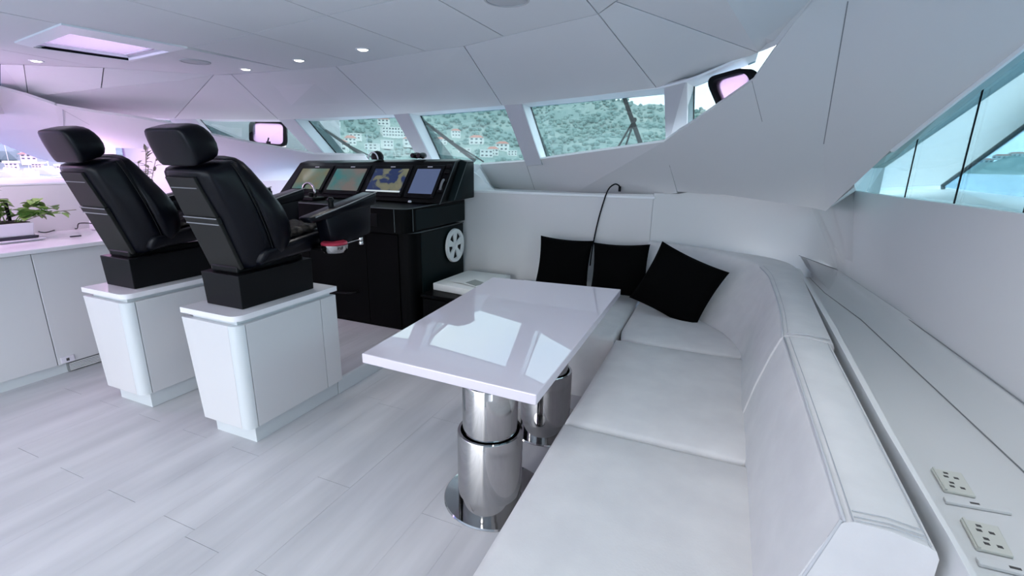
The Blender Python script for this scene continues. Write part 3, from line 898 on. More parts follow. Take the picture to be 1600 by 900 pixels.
def image_like(name, tan, teal, loc, sc):
    return screen_mat(name, [(.40, tan), (.60, teal), (.50, tuple((a + b) / 2 for a, b in zip(tan, teal)))], sc, loc)


SM = [image_like('chart_tan_and_teal', (.17, .165, .09), (.06, .19, .175), (0, 0, .6), 3.0),
      image_like('chart_teal', (.18, .155, .14), (.03, .19, .19), (3.1, 1, 0), 3.4),
      screen_mat('chart_navy', [(.47, (.012, .03, .11)), (.53, (.17, .18, .12)), (.66, (.22, .21, .13))], 6.5, (1.3, 4.2, .4), 1, .8),
      mat('blue_screen', (.01, .01, .02), .15, emit=(.10, .14, .27), estr=1.0)]
slots = [(-3.88, -3.47), (-3.44, -3.02), (-2.98, -2.55), (-2.52, -2.06 - .16)]
for m_s in SM:
    m_s.node_tree.nodes['Principled BSDF'].inputs['Emission Strength'].default_value = .45
for i, (a, b) in enumerate(slots):
    def q4(x0, x1, s0, s1, w): return [hoodpt(x0, s0, w), hoodpt(x1, s0, w), hoodpt(x1, s1, w), hoodpt(x0, s1, w)]
    A, B = q4(a, b, .10, .93, 0), q4(a, b, .10, .93, .014)
    mon = add('monitor', bevel(hexa(A + B), .004, 2), M_blackplastic, con)
    dx = .030
    A, B = q4(a + dx, b - dx, .20, .83, .013), q4(a + dx, b - dx, .20, .83, .0155)
    add('screen', hexa(A + B), SM[i], mon)
    A, B = q4((a + b) / 2 - .025, (a + b) / 2 + .025, .875, .895, .013), q4((a + b) / 2 - .025, (a + b) / 2 + .025, .875, .895, .0155)
    add('badge', hexa(A + B), M_lamptrim, mon)
    if i == 2:
        A, B = q4(a + dx, b - dx, .205, .245, .015), q4(a + dx, b - dx, .205, .245, .0165)
        add('status_bar', hexa(A + B), mat('status_bar_grey', (.3, .33, .33), .3, emit=(.26, .30, .31), estr=1), mon)
    add('knob', lathe([(.012, 0), (.012, .012), (.009, .016)], hoodpt(b - .012, .13, .014), 12), M_blackplastic, mon)
for s in (.25, .5, .72, .86):
    add('switch', bevel(hexa([hoodpt(-2.205, s, 0), hoodpt(-2.155, s, 0), hoodpt(-2.155, s + .09, 0), hoodpt(-2.205, s + .09, 0),
                              hoodpt(-2.205, s, .016), hoodpt(-2.155, s, .016), hoodpt(-2.155, s + .09, .016), hoodpt(-2.205, s + .09, .016)]), .004, 2), M_blackplastic, con)
add('intercom_handset', tube(spline([hoodpt(-2.17, .28, .03), hoodpt(-2.165, .36, .045), hoodpt(-2.165, .46, .045), hoodpt(-2.17, .53, .03)], 4), .010, 8), M_greyline, con, smooth=180)
# chrome throttle on the desk
th = thing('throttle', (0, 0, 0))
th.parent = con
th.location = (-.3, -.3, 1.04)
add('throttle_base', box((-3.49, 3.19, 1.13), (-3.27, 3.34, 1.165), .01), M_blackplastic, th)
add('lever', tube([(-3.33 + .075 * math.cos(a) - .05, 3.26 + .0 * a, 1.165 + .12 * math.sin(a) ** .7) for a in [math.pi * k / 12 for k in range(13)]], .011, 10), M_chrome, th, smooth=180)
add('lever_grip', lathe([(.02, 0), (.022, .01), (.022, .03), (.015, .035)], (-3.38, 3.28, 1.165), 14), M_blackplastic, th, smooth=50)
add('push_button', lathe([(.016, 0), (.016, .01), (.010, .016)], (-2.43, 3.44, 1.146), 16), M_frame, con, smooth=50)

# round white five-spoke wheel cover on the console side
wc = Vector((-2.19, 3.765, .745))
def wheel():
    w = thing('spoked_vent_cover', wc, 'round white five-spoke cover on the starboard side of the console', 'vent cover')
    def ringy(r0, r1, x0, x1): return lathe([(r0, x0), (r1, x0), (r1 - .004, x1), (r0 + .004, x1), (r0, x0)], wc, 40, 'X', cap=False)
    add('rim', ringy(.118, .155, 0, .022), M_hull, w, smooth=40)
    bm = lathe([(.03, 0), (.042, 0), (.038, .018), (.028, .018), (.022, .006)], wc, 24, 'X')
    for k in range(5):
        a = R(90 + 72 * k)
        d, s = Vector((0, math.cos(a), math.sin(a))), Vector((0, -math.sin(a), math.cos(a)))
        p = [wc + d * .034 - s * .016, wc + d * .034 + s * .016, wc + d * .126 + s * .036, wc + d * .126 - s * .036]
        bm = join(bm, bevel(hexa(p + [v + Vector((.018, 0, 0)) for v in p]), .003, 1))
    add('spokes', bm, M_hull, w)
    add('backing', lathe([(.001, 0), (.12, 0), (.12, .004), (.001, .004)], wc + Vector((-.001, 0, 0)), 32, 'X'), M_gasket, w)
    return w
wheel()

# things on top of the console
dm = thing('compass_dome', (-3.024, 3.790, 1.509), 'small round black dome with a white ring on top of the console', 'compass')
dc = Vector((-3.024, 3.790, 1.509)); dc.z = 1.494
add('dome', lathe([(.055, 0), (.06, .02), (.056, .045), (.04, .07), (.015, .082), (.002, .083)], dc, 24), M_blackplastic, dm, smooth=60)
pts = [(dc.x + .061 * math.cos(a), dc.y - .012, dc.z + .006 + .066 * math.sin(a)) for a in [math.pi * k / 14 for k in range(15)]]
add('ring', tube([(dc.x - .012 + .055 * math.cos(a), dc.y - .05, dc.z + .004 + .062 * math.sin(a)) for a in [math.pi * k / 14 for k in range(15)]], .006, 8), M_frame, dm, smooth=180)
bi = thing('binoculars', (-2.56, 3.79, 1.505), 'small black binoculars lying on the console top', 'binoculars')
for k, x in enumerate((-2.60, -2.535)):
    b_ = lathe([(.018, -.05), (.022, -.045), (.022, -.01), (.028, .02), (.028, .05), (.022, .055)], (x, 3.79, 1.536), 16, 'Y')
    add('barrel', b_, M_blackplastic, bi, smooth=50)
add('bridge', box((-2.60, 3.775, 1.525), (-2.535, 3.80, 1.542), .004), M_blackplastic, bi)
tag(add('pen_cup', lathe([(.022, 0), (.024, .01), (.024, .06), (.018, .062)], (-3.86, 3.25, 1.137), 16), M_blackplastic, smooth=50), 'small black cup on the port end of the console desk', 'cup')

# ================================================================== TABLE
tb = thing('table', (-.86, 2.0, 0), 'glossy white rectangular table on two steel columns', 'table')
tz = .732
tc4 = [(-1.269, 1.421, 0.732), (-0.494, 1.388, 0.732), (-0.502, 2.928, 0.732), (-1.360, 2.854, 0.732)]
bm = hexa([(p[0], p[1], tz - .042) for p in tc4] + [(p[0], p[1], tz) for p in tc4])
add('tabletop', bevel(bm, .004, 3), M_table, tb)
for k, (x, y) in enumerate(((-.797, 1.655), (-.775, 2.335))):
    col = add('column', lathe([(.142, .0), (.142, .085), (.1425, .088), (.142, .091), (.142, .375), (.139, .380), (.128, .380), (.128, .33)], (x, y, 0), 64, cap=False), M_chrome, tb, smooth=40)
    add('middle_tube', lathe([(.119, .30), (.119, .600), (.116, .606), (.098, .606), (.098, .57)], (x, y, 0), 64, cap=False), M_chrome, col, smooth=40)
    add('inner_tube', lathe([(.09, .55), (.09, .672)], (x, y, 0), 48), M_chrome, col, smooth=40)
    add('top_plate', box((x - .16, y - .16, .672), (x + .16, y + .16, .692), .004), M_grey, col)
    add('floor_flange', lathe([(.235, .0), (.237, .004), (.232, .010), (.14, .012)], (x - .0, y + .06, 0), 64), M_chrome, col, smooth=40)

# ================================================================== SOFA
so = thing('sofa', (0, 2.6, 0), 'white leather corner sofa along the starboard and front walls', 'sofa')
add('base', join(box((-.455, .1, 0), (.45, 2.84, .30)), box((-1.60, 2.815, 0), (.45, 3.98, .30))), M_leather, so)


def pillowbox(lo, hi, b=.03):
    return bevel(hexa([(lo[0], lo[1], lo[2]), (hi[0], lo[1], lo[2]), (hi[0], hi[1], lo[2]), (lo[0], hi[1], lo[2]),
                       (lo[0], lo[1], hi[2]), (hi[0], lo[1], hi[2]), (hi[0], hi[1], hi[2]), (lo[0], hi[1], hi[2])]), b, 4)


def cushion(P, z0, z1, b=.028, crown=.012, name='seat_cushion'):
    """upholstered block on a plan polygon"""
    P = [Vector((x, y, 0)) for x, y in P]
    c = sum(P, Vector()) / len(P)
    bm = bmesh.new()
    # side ring with rounded shoulder, then rings towards the crown
    prof = [(0, z0), (0, z1 - b), (b * .29, z1 - b * .29), (b, z1), (.25, z1 + crown * .7), (.6, z1 + crown)]
    rings = []
    for k, (d, z) in enumerate(prof):
        ring = []
        for p in P:
            v = p - c
            L_ = v.length
            f = (L_ - d * 1.25) / L_ if k < 4 else (1 - d)
            ring.append(bm.verts.new((c.x + v.x * f, c.y + v.y * f, z)))
        rings.append(ring)
    n = len(P)
    for A, B in zip(rings, rings[1:]):
        for i in range(n):
            bm.faces.new((A[i], A[(i + 1) % n], B[(i + 1) % n], B[i]))
    bm.faces.new(rings[0][::-1])
    bm.faces.new(rings[-1])
    return add(name, bm, M_leather, so, smooth=60)


def dens(P, n=8):
    out = []
    for i in range(len(P)):
        a, b = P[i], P[(i + 1) % len(P)]
        for k in range(n):
            out.append((a[0] + (b[0] - a[0]) * k / n, a[1] + (b[1] - a[1]) * k / n))
    return out


cushion(dens([(-.49, .15), (.25, .15), (.25, 1.728), (-.49, 1.728)]), .30, .45)
cushion(dens([(-.49, 1.734), (.25, 1.734), (.25, 2.80), (-.49, 2.80)]), .30, .45)
cushion(dens([(-.455, 2.806), (.25, 2.806), (.23, 3.0), (.15, 3.2), (.02, 3.4), (-.15, 3.56), (-.49, 3.66), (-.49, 3.0)], 4), .30, .45)
cushion(dens([(-1.58, 2.80), (-.50, 2.80), (-.496, 3.96), (-1.58, 3.96)]), .30, .45)

# backrest: stations of front-bottom, front-top, rear-top
def brest(st, name='backrest', cap_seam=None):
    secs = []
    for fb, ft, rt_ in st:
        fb, ft, rt_ = Vector(fb), Vector(ft), Vector(rt_)
        d = (rt_ - ft); d.z = 0
        out = d.normalized()
        upv = (ft - fb).normalized()
        r = .02
        sec = [fb, fb.lerp(ft, .4) - out * .008, fb.lerp(ft, .75) - out * .006, ft - upv * r, ft - upv * r * .3 + out * r * .3, ft + out * r + Vector((0, 0, .001)),
               ft.lerp(rt_, .5) + Vector((0, 0, .006)), rt_ - out * r, rt_ - out * r * .3 - Vector((0, 0, r * .3)), rt_ - Vector((0, 0, r)),
               Vector((rt_.x, rt_.y, .42)) , Vector((fb.x, fb.y, .42)) + out * .02]
        secs.append(sec)
    return secs


def spl_st(st, n=5):
    cols = [spline([s[i] for s in st], n) for i in range(3)]
    return list(zip(*cols))


near = [((.19, .985, .44), (.300, .998, .820), (.455, .985, .815)), ((.195, 1.25, .44), (.303, 1.25, .822), (.460, 1.25, .818)),
        ((.20, 1.7, .44), (.305, 1.7, .826), (.470, 1.7, .82)), ((.205, 2.112, .44), (.305, 2.112, .828), (.478, 2.112, .822))]
secs = brest(near)
b1 = add('backrest', loft(secs), M_leather, so, smooth=35)
corner = [((.20, 2.118, .44), (.300, 2.118, .832), (.487, 2.118, .827)), ((.205, 2.5, .44), (.325, 2.5, .834), (.505, 2.55, .829)), ((.215, 2.85, .44), (.333, 2.95, .837), (.528, 3.1, .831)),
          ((.13, 3.17, .44), (.32, 3.33, .847), (.540, 3.66, .837)), ((-.01, 3.40, .44), (.235, 3.66, .858), (.42, 3.88, .849)),
          ((-.18, 3.56, .44), (.03, 3.82, .868), (.13, 3.955, .863)), ((-.35, 3.64, .44), (-.23, 3.86, .882), (-.18, 3.975, .878)), ((-.478, 3.66, .44), (-.478, 3.87, .892), (-.478, 3.98, .896))]
cst = spl_st(corner, 5)
b2 = add('backrest', loft(brest(cst)), M_leather, so, smooth=35)
# seams: piping along the front top edge and across the ends
def edge_line(st, f=0.0, lift=.001):
    o = []
    for fb, ft, rt_ in st:
        ft, rt_ = Vector(ft), Vector(rt_)
        p = ft.lerp(rt_, f)
        p.z += lift
        o.append(p)
    return o
add('seam', tube([p + Vector((.004, 0, -.004)) for p in edge_line(near, .0)], .0035, 6), M_seam, b1, smooth=180)
add('stitching', tube(edge_line(near, .12, .0035), .0011, 4), M_stitch, b1)
add('stitching', tube(edge_line(near, .90, .0015), .0011, 4), M_stitch, b1)
for y in (1.012, 1.03, 1.0):
    add('stitching', tube([(.322, y, .8235), (.38, y, .8265), (.436, y, .819)], .0011, 4), M_stitch, b1)
add('seam', tube([p + Vector((.004, 0, -.004)) for p in edge_line(cst[:18], 0)], .0035, 6), M_seam, b2, smooth=180)
add('seam', tube([(.318, 2.14, .835), (.39, 2.14, .84), (.472, 2.14, .831)], .003, 6), M_seam, b2, smooth=180)
add('stitching', tube(edge_line(cst[:18], .12, .0035), .001, 4), M_stitch, b2)
add('seam', tube([(.300, 1.0, .816), (.245, .99, .63), (.19, .982, .44)], .0035, 6), M_seam, b1, smooth=180)

# ---- three black throw pillows
def pillow(c, sz, nrm, spin, th, label):
    n = 16
    c, nrm = Vector(c), Vector(nrm).normalized()
    u = Vector((0, 0, 1)).cross(nrm).normalized()
    v = nrm.cross(u)
    u, v = math.cos(spin) * u + math.sin(spin) * v, -math.sin(spin) * u + math.cos(spin) * v
    bm = bmesh.new()
    def P(i, j, s):
        a, b = i / n * 2 - 1, j / n * 2 - 1
        k = max(0, (1 - a * a)) ** .45 * max(0, (1 - b * b)) ** .45
        pin = 1 - .07 * (1 - b * b) * abs(a) ** 3
        pin2 = 1 - .07 * (1 - a * a) * abs(b) ** 3
        w = .012 * math.sin(3 * a + 2 * b + spin * 5) * k
        return c + u * (a * sz[0] / 2 * pin) + v * (b * sz[1] / 2 * pin2) + nrm * (s * th * k + w)
    gr_ = {}
    for s in (1, -1):
        for i in range(n + 1):
            for j in range(n + 1):
                edge = i in (0, n) or j in (0, n)
                key = (i, j, 0 if edge else s)
                if key not in gr_: gr_[key] = bm.verts.new(P(i, j, s))
    for s in (1, -1):
        for i in range(n):
            for j in range(n):
                q = []
                for a, b in ((i, j), (i + 1, j), (i + 1, j + 1), (i, j + 1)):
                    e = a in (0, n) or b in (0, n)
                    q.append(gr_[(a, b, 0 if e else s)])
                bm.faces.new(q if s == 1 else q[::-1])
    o = add('throw_pillow', bm, M_pillow, smooth=180)
    tag(o, label, 'pillow', 'black throw pillows on the sofa')
    return o


pillow((-.20, 3.43, .675), (.51, .47), (-.15, -1, .42), -.34, .07, 'square black throw pillow tilted in the sofa corner, in front of the others')
pillow((-.66, 3.70, .685), (.45, .42), (-.1, -1, .25), .06, .065, 'black throw pillow standing at the middle, beside the tilted one')
pillow((-1.13, 3.74, .685), (.45, .42), (.05, -1, .22), -.03, .065, 'black throw pillow on the left, partly behind the table')

# ================================================================== POWER OUTLETS on the shelf
def outlet(P, label):
    c = sum((Vector(p) for p in P), Vector()) / 4
    o = thing('power_outlet', c, label, 'outlet', 'outlets on the starboard shelf')
    P = [Vector(p) for p in P]
    pl = add('plate', bevel(hexa(P + [p + Vector((0, 0, .007)) for p in P]), .002, 2), M_outlet, o)
    ex = (P[1] - P[0]); ey = (P[3] - P[0])
    for f in (.28, .72):
        bm = bmesh.new()
        for (u, v, w, h) in ((.42, f - .12, .10, .025), (.36, f + .05, .06, .03), (.68, f + .06, .05, .045)):
            q = P[0] + ex * u + ey * v
            bm = join(bm, box((q.x - .005, q.y - .004, q.z + .0062), (q.x + .005, q.y + .004, q.z + .0078)))
        add('socket', bm, M_slot, pl)
    e0 = P[0] + ex * .04
    add('cover_edge', hexa([e0, e0 + ex * .07, e0 + ex * .07 + ey, e0 + ey, e0 + V(0, 0, .011), e0 + ex * .07 + V(0, 0, .011), e0 + ex * .07 + ey + V(0, 0, .011), e0 + ey + V(0, 0, .011)]), M_outlet, pl)
    b0 = P[3] + ey * .30 - ex * .15
    st = add('step', bevel(hexa([b0, b0 + ex * 1.9, b0 + ex * 1.9 + ey * .22, b0 + ey * .22,
                                 b0 + V(0, 0, .008), b0 + ex * 1.9 + V(0, 0, .008), b0 + ex * 1.9 + ey * .22 + V(0, 0, .008), b0 + ey * .22 + V(0, 0, .008)]), .002, 2), M_panel, o)
    s0 = b0 + ex * .75 + ey * .06 + V(0, 0, .0075)
    add('latch_slot', hexa([s0, s0 + ex * .28, s0 + ex * .28 + ey * .07, s0 + ey * .07, s0 + V(0, 0, .001), s0 + ex * .28 + V(0, 0, .001), s0 + ex * .28 + ey * .07 + V(0, 0, .001), s0 + ey * .07 + V(0, 0, .001)]), M_slot, st)


outlet([(0.633, 1.533, 0.681), (0.703, 1.541, 0.681), (0.695, 1.432, 0.681), (0.628, 1.429, 0.681)], 'ivory double power outlet on the shelf, farther from the camera')
outlet([(0.622, 1.315, 0.681), (0.693, 1.318, 0.681), (0.679, 1.214, 0.681), (0.614, 1.211, 0.681)], 'ivory double power outlet on the shelf, nearer the camera')

# ================================================================== BLACK SIDE CABINET with a white tray between console and table
sd = thing('low_cabinet', (-1.98, 3.4, 0), 'low black cabinet between the console and the sofa end', 'cabinet')
add('carcass', box((-2.14, 3.16, .02), (-1.96 + .30, 3.95, .415), .004), M_console, sd)
add('door', box((-2.13, 3.145, .05), (-1.67, 3.162, .405), .003), M_console, sd)
add('lid', box((-2.15, 3.14, .415), (-1.65, 3.96, .44), .004), M_console, sd)
tr = tag(add('white_tray', bevel(hexa([(-2.052, 3.382, 0.440), (-1.767, 3.321, 0.440), (-1.62, 3.35, .44), (-1.705, 3.998, 0.440), (-2.060, 3.874, 0.440)][:0] or
         [(-2.13, 3.30, .441), (-1.66, 3.24, .441), (-1.66, 3.86, .441), (-2.10, 3.86, .441), (-2.13, 3.30, .50), (-1.66, 3.24, .50), (-1.66, 3.86, .50), (-2.10, 3.86, .50)]), .006, 2), M_paper, smooth=40),
         'flat white box on the low black cabinet beside the console', 'box')
lf = thing('leaflet', (-1.93, 3.5, .5), 'folded white leaflet with grey print lying on the white box', 'leaflet')
add('page', hexa([(-2.05, 3.40, .501), (-1.88, 3.36, .515), (-1.84, 3.54, .515), (-2.02, 3.58, .501), (-2.05, 3.40, .503), (-1.88, 3.36, .518), (-1.84, 3.54, .518), (-2.02, 3.58, .503)]), M_paper, lf)
pg = add('page', hexa([(-1.88, 3.36, .515), (-1.72, 3.32, .501), (-1.68, 3.50, .501), (-1.84, 3.54, .515), (-1.88, 3.36, .518), (-1.72, 3.32, .503), (-1.68, 3.50, .503), (-1.84, 3.54, .518)]), M_paper, lf)
add('print', hexa([(-1.86, 3.375, .5175), (-1.75, 3.345, .508), (-1.72, 3.47, .508), (-1.835, 3.50, .5175), (-1.86, 3.375, .5185), (-1.75, 3.345, .509), (-1.72, 3.47, .509), (-1.835, 3.50, .5185)]), M_print, pg)

# ---- black cable from the ledge down to the pillows
cbl = thing('charging_cable', (-.8, 3.98, 1.25), 'black cable hanging from the window ledge behind the pillows', 'cable')
cp = [(-0.764, 4.030, 1.284), (-0.770, 4.020, 1.320), (-0.804, 4.000, 1.330), (-0.850, 3.985, 1.283), (-0.890, 3.985, 1.150), (-0.927, 3.985, 0.971), (-0.954, 3.985, 0.765), (-0.963, 3.985, 0.634)]
add('cord', tube(spline(cp, 6), .006, 8), M_gasket, cbl, smooth=180)
e_ = Vector(cp[0])
add('plug', tube([e_ + V(0, 0, -.012), e_ + V(0, 0, .03)], .011, 8), M_gasket, cbl)

# ================================================================== CEILING FITTINGS
for i, (p, lb) in enumerate((((-1.953, 2.371, 2.100), 'round ceiling downlight, first from the right'), ((-2.557, 2.484, 2.100), 'round ceiling downlight, second from the right'),
                      ((-3.182, 2.599, 2.100), 'round ceiling downlight, third from the right'), ((-4.308, 1.919, 2.100), 'round ceiling downlight left of the chairs, under the hatch'))):
    t = thing('ceiling_light', p, lb, 'light', 'ceiling downlights')
    add('trim_ring', lathe([(.026, -.001), (.034, -.005), (.040, -.003), (.041, .0), (.026, .0)], p, 28, cap=False), M_lamptrim, t, smooth=60)
    add('diffuser', lathe([(.001, -.0085), (.02, -.007), (.029, -.002)], p, 24), M_lamp, t, smooth=60)
    sd_ = bpy.data.lights.new('downlight', 'SPOT')
    sd_.energy, sd_.spot_size, sd_.spot_blend, sd_.shadow_soft_size, sd_.color = 6, R(110), .6, .03, (1, .97, .93)
    so_ = bpy.data.objects.new('downlight', sd_)
    COL.objects.link(so_)
    so_.location = (p[0], p[1], p[2] - .02)
for p, lb in (((-3.262, 2.291, 2.100), 'round grey ceiling speaker beside the hatch'), ((-0.834, 1.861, 2.100), 'round grey ceiling speaker above the table')):
    t = thing('ceiling_speaker', p, lb, 'speaker', 'ceiling speakers')
    add('rim', lathe([(.080, 0), (.080, -.006), (.088, -.006), (.090, 0)], p, 32, cap=False), M_speaker, t, smooth=50)
    add('mesh_cover', lathe([(.001, -.006), (.06, -.006), (.079, -.003), (.079, 0)], p, 32), M_speaker, t, smooth=50)
# roof hatch
ht = thing('roof_hatch', (-3.35, 1.8, 2.1), 'rectangular roof hatch with lilac glass and a white frame', 'hatch')
O4 = [Vector(p) for p in ((-3.708, 1.571, 2.100), (-2.966, 1.447, 2.100), (-2.876, 1.987, 2.100), (-3.635, 2.123, 2.100))]
I4 = [h0, h1, h2, h3]
bm = bmesh.new()
for i in range(4):
    j = (i + 1) % 4
    dn = V(0, 0, -.014)
    bm = join(bm, hexa([O4[i] + dn * .6, O4[j] + dn * .6, I4[j] + dn, I4[i] + dn, O4[i], O4[j], I4[j], I4[i]]))
add('frame', bm, M_frame, ht)
bm = bmesh.new()
for i in range(4):
    j = (i + 1) % 4
    cI = sum(I4, Vector()) / 4
    a, b = I4[i], I4[j]
    a2, b2 = a + (a - cI).normalized() * .02, b + (b - cI).normalized() * .02
    z1 = V(0, 0, .12)
    bm = join(bm, hexa([a, b, b2, a2, a + z1, b + z1, b2 + z1, a2 + z1]))
add('well', bm, M_frame, ht)
bm = bmesh.new()
a, b = I4[0], I4[3]
bm = join(tube([a + V(0, 0, -.006), b + V(0, 0, -.006)], .008, 6))
add('gasket', bm, M_gasket, ht)
bm = slab([p + V(0, 0, .016) for p in I4], .008)
add('pane', bm, M_hatch, ht)
cI = sum(I4, Vector()) / 4
bm = bmesh.new()
for i in range(4):
    j = (i + 1) % 4
    a, b = cI.lerp(I4[i], .86) + V(0, 0, .012), cI.lerp(I4[j], .86) + V(0, 0, .012)
    bm = join(bm, tube([a, b], .004, 6))
add('pane_line', bm, M_pot, ht)

# ================================================================== OPENING PORTHOLES in the windscreen corners
def porthole(name, P, push, label, th=.03, lever=False, r=.22, w=.085):
    """rounded black frame on a quad, thickness along push"""
    P = [Vector(p) for p in P]
    c = sum(P, Vector()) / 4
    d = Vector(push).normalized()
    t = thing(name, c, label, 'window', 'black framed opening windows')
    def rr(f, k=6):
        ring = []
        for i in range(4):
            p, a, b = P[i], P[i - 1], P[(i + 1) % 4]
            p, a, b = [c + (q - c) * f for q in (p, a, b)]
            s0, s1 = p + (a - p) * r, p + (b - p) * r
            for j in range(k + 1):
                u = j / k
                ring.append((1 - u) ** 2 * s0 + 2 * u * (1 - u) * p + u * u * s1)
        return ring
    o_, i_ = rr(1), rr(1 - 2 * w)
    bm = bmesh.new()
    R_ = [[bm.verts.new(q) for q in o_], [bm.verts.new(q + d * th) for q in o_], [bm.verts.new(q + d * th) for q in i_], [bm.verts.new(q) for q in i_]]
    n = len(o_)
    for A, B in zip(R_, R_[1:] + R_[:1]):
        for k in range(n):
            bm.faces.new((A[k], A[(k + 1) % n], B[(k + 1) % n], B[k]))
    add('frame', bm, M_gasket, t)
    add('pane', slab([q + d * th * .5 for q in i_], .005), M_clear, t)
    if lever:
        q = P[3].lerp(P[2], .58)
        q = q + (c - q) * .28
        add('latch', join(tube([q + V(-.012, -.02, -.005), q + V(.014, -.02, .045)], .007, 8), box(q + V(-.022, -.03, -.02), q + V(.022, -.005, .008), .004)), M_gasket, t)
    return t


porthole('opening_window', [(-4.671, 3.780, 1.875), (-4.327, 3.950, 1.870), (-4.475, 4.050, 1.611), (-4.837, 3.880, 1.645)], (-.3, .9, 0), 'black framed rounded opening window in the port windscreen', lever=True)
porthole('opening_window', [(-0.152, 3.040, 1.964), (0.056, 2.980, 2.004), (0.170, 3.080, 1.815), (-0.031, 3.250, 1.749)], (.8, .6, 0), 'black framed rounded opening window in the starboard windscreen corner', th=.05, r=.25)

# ================================================================== WIPERS (outside the glass)
def wiper(a, b, label, arm=None, r=.02):
    a, b = Vector(a), Vector(b)
    t = thing('windscreen_wiper', b, label, 'wiper', 'windscreen wipers')
    add('blade', tube([a, a.lerp(b, .15), b], r * .6, 6, r2=r), M_wiper, t)
    m_ = a.lerp(b, .5)
    add('pivot', lathe([(.02, -.015), (.024, 0), (.02, .015)], m_ + V(.01, -.0, 0), 12), M_wiper, t)
    for k, q in enumerate(arm or ()):
        add('arm', tube([m_ + V(.015, .0, .0), Vector(q)], .008, 6), M_wiper, t)
    return t


wiper((-3.989, 4.150, 1.795), (-3.818, 4.600, 1.502), 'black wiper across the windscreen pane left of the dome', arm=[(-3.672, 4.600, 1.490)])
wiper((-2.758, 4.200, 1.864), (-2.434, 4.650, 1.500), 'black wiper across the middle windscreen pane', arm=[(-2.328, 4.650, 1.489)])
wiper((-0.721, 3.600, 2.000), (-0.600, 3.950, 1.622), 'black wiper hanging across the starboard windscreen pane', arm=[(-0.802, 3.950, 1.592), (-0.736, 3.950, 1.592)])

# ================================================================== PORT COUNTER: plants and small things
def leaf_bm(p, d, L, w, curl=.25, nrm=(0, 0, 1)):
    p, d = Vector(p), Vector(d).normalized()
    s = d.cross(Vector(nrm))
    if s.length < .05: s = d.cross(Vector((1, 0, 0)))
    s.normalize()
    n = s.cross(d)
    bm = bmesh.new()
    L0, R0, C0 = [], [], []
    for i in range(5):
        t = i / 4
        ww = w * math.sin(math.pi * (.08 + .92 * t) ** .8) * .5 if t < 1 else .0008
        q = p + d * L * t - n * curl * L * t * t
        C0.append(bm.verts.new(q))
        L0.append(bm.verts.new(q + s * max(ww, .0008) + n * ww * .35))
        R0.append(bm.verts.new(q - s * max(ww, .0008) + n * ww * .35))
    for i in range(4):
        bm.faces.new((L0[i], C0[i], C0[i + 1], L0[i + 1]))
        bm.faces.new((C0[i], R0[i], R0[i + 1], C0[i + 1]))
    return bm


rg = random.Random(3)
pc = Vector((-4.58, 1.61, .897))
pp = thing('potted_plant', pc, 'leafy green plant in a white trough on the port counter', 'plant')
add('saucer', bevel(hexa([pc + V(-.13, -.24, 0), pc + V(.12, -.24, 0), pc + V(.12, .19, 0), pc + V(-.13, .19, 0), pc + V(-.15, -.26, .018), pc + V(.14, -.26, .018), pc + V(.14, .21, .018), pc + V(-.15, .21, .018)]), .006, 2), M_pot, pp)
add('tray', bevel(hexa([pc + V(-.12, -.23, .018), pc + V(.115, -.23, .018), pc + V(.115, .165, .018), pc + V(-.12, .165, .018), pc + V(-.125, -.235, .038), pc + V(.12, -.235, .038), pc + V(.12, .17, .038), pc + V(-.125, .17, .038)]), .003, 2), M_tray, pp)
add('trough', bevel(hexa([pc + V(-.11, -.22, .038), pc + V(.105, -.22, .038), pc + V(.105, .15, .038), pc + V(-.11, .15, .038), pc + V(-.12, -.23, .13), pc + V(.115, -.23, .13), pc + V(.115, .16, .13), pc + V(-.12, .16, .13)]), .006, 2), M_pot, pp)
add('soil', box(pc + V(-.105, -.215, .125), pc + V(.10, .145, .134)), M_soil, pp)
add('shelf_bracket', join(box(pc + V(-.02, -.3, .285), pc + V(.02, .09, .295)), box(pc + V(-.01, .07, .14), pc + V(.01, .085, .29))), M_gasket, pp)
stems = []
for k in range(11):
    a = pc + V(rg.uniform(-.08, .08), rg.uniform(-.15, .12), .13)
    dirn = V(rg.uniform(-.5, .8), rg.uniform(-.4, 1.2), rg.uniform(.5, 1.3)).normalized()
    ln = rg.uniform(.10, .22)
    stems.append((a, a + dirn * ln, 'g'))
stems.append((pc + V(.02, .1, .13), pc + V(.12, .32, .18), 'g'))
stems.append((pc + V(.04, .1, .13), pc + V(.10, .30, .22), 'g'))
stems.append((pc + V(.04, .12, .13), pc + V(.16, .40, .20), 'd'))
for k in range(3):
    a = pc + V(rg.uniform(-.06, .04), rg.uniform(-.12, .02), .13)
    stems.append((a, a + V(rg.uniform(-.05, .05), rg.uniform(-.08, .06), rg.uniform(.28, .42)), 'd'))
for a, b, kd in stems:
    mid = a.lerp(b, .5) + V(0, 0, .02)
    st = add('stem', tube(spline([a, mid, b], 4), .003, 5), M_leaf2 if kd == 'd' else M_leaf, pp)
    for k in range(7 if kd == 'g' else 5):
        t = .25 + .75 * k / 6
        p = a.lerp(mid, t * 2) if t < .5 else mid.lerp(b, t * 2 - 1)
        dd = V(rg.uniform(-1, 1), rg.uniform(-1, 1), rg.uniform(-.3, .6))
        L_ = rg.uniform(.06, .10) if kd == 'g' else rg.uniform(.03, .06)
        add('leaf', leaf_bm(p, dd, L_, L_ * (.9 if kd == 'g' else .45)), M_leaf if kd == 'g' else M_leaf2, st, smooth=180)
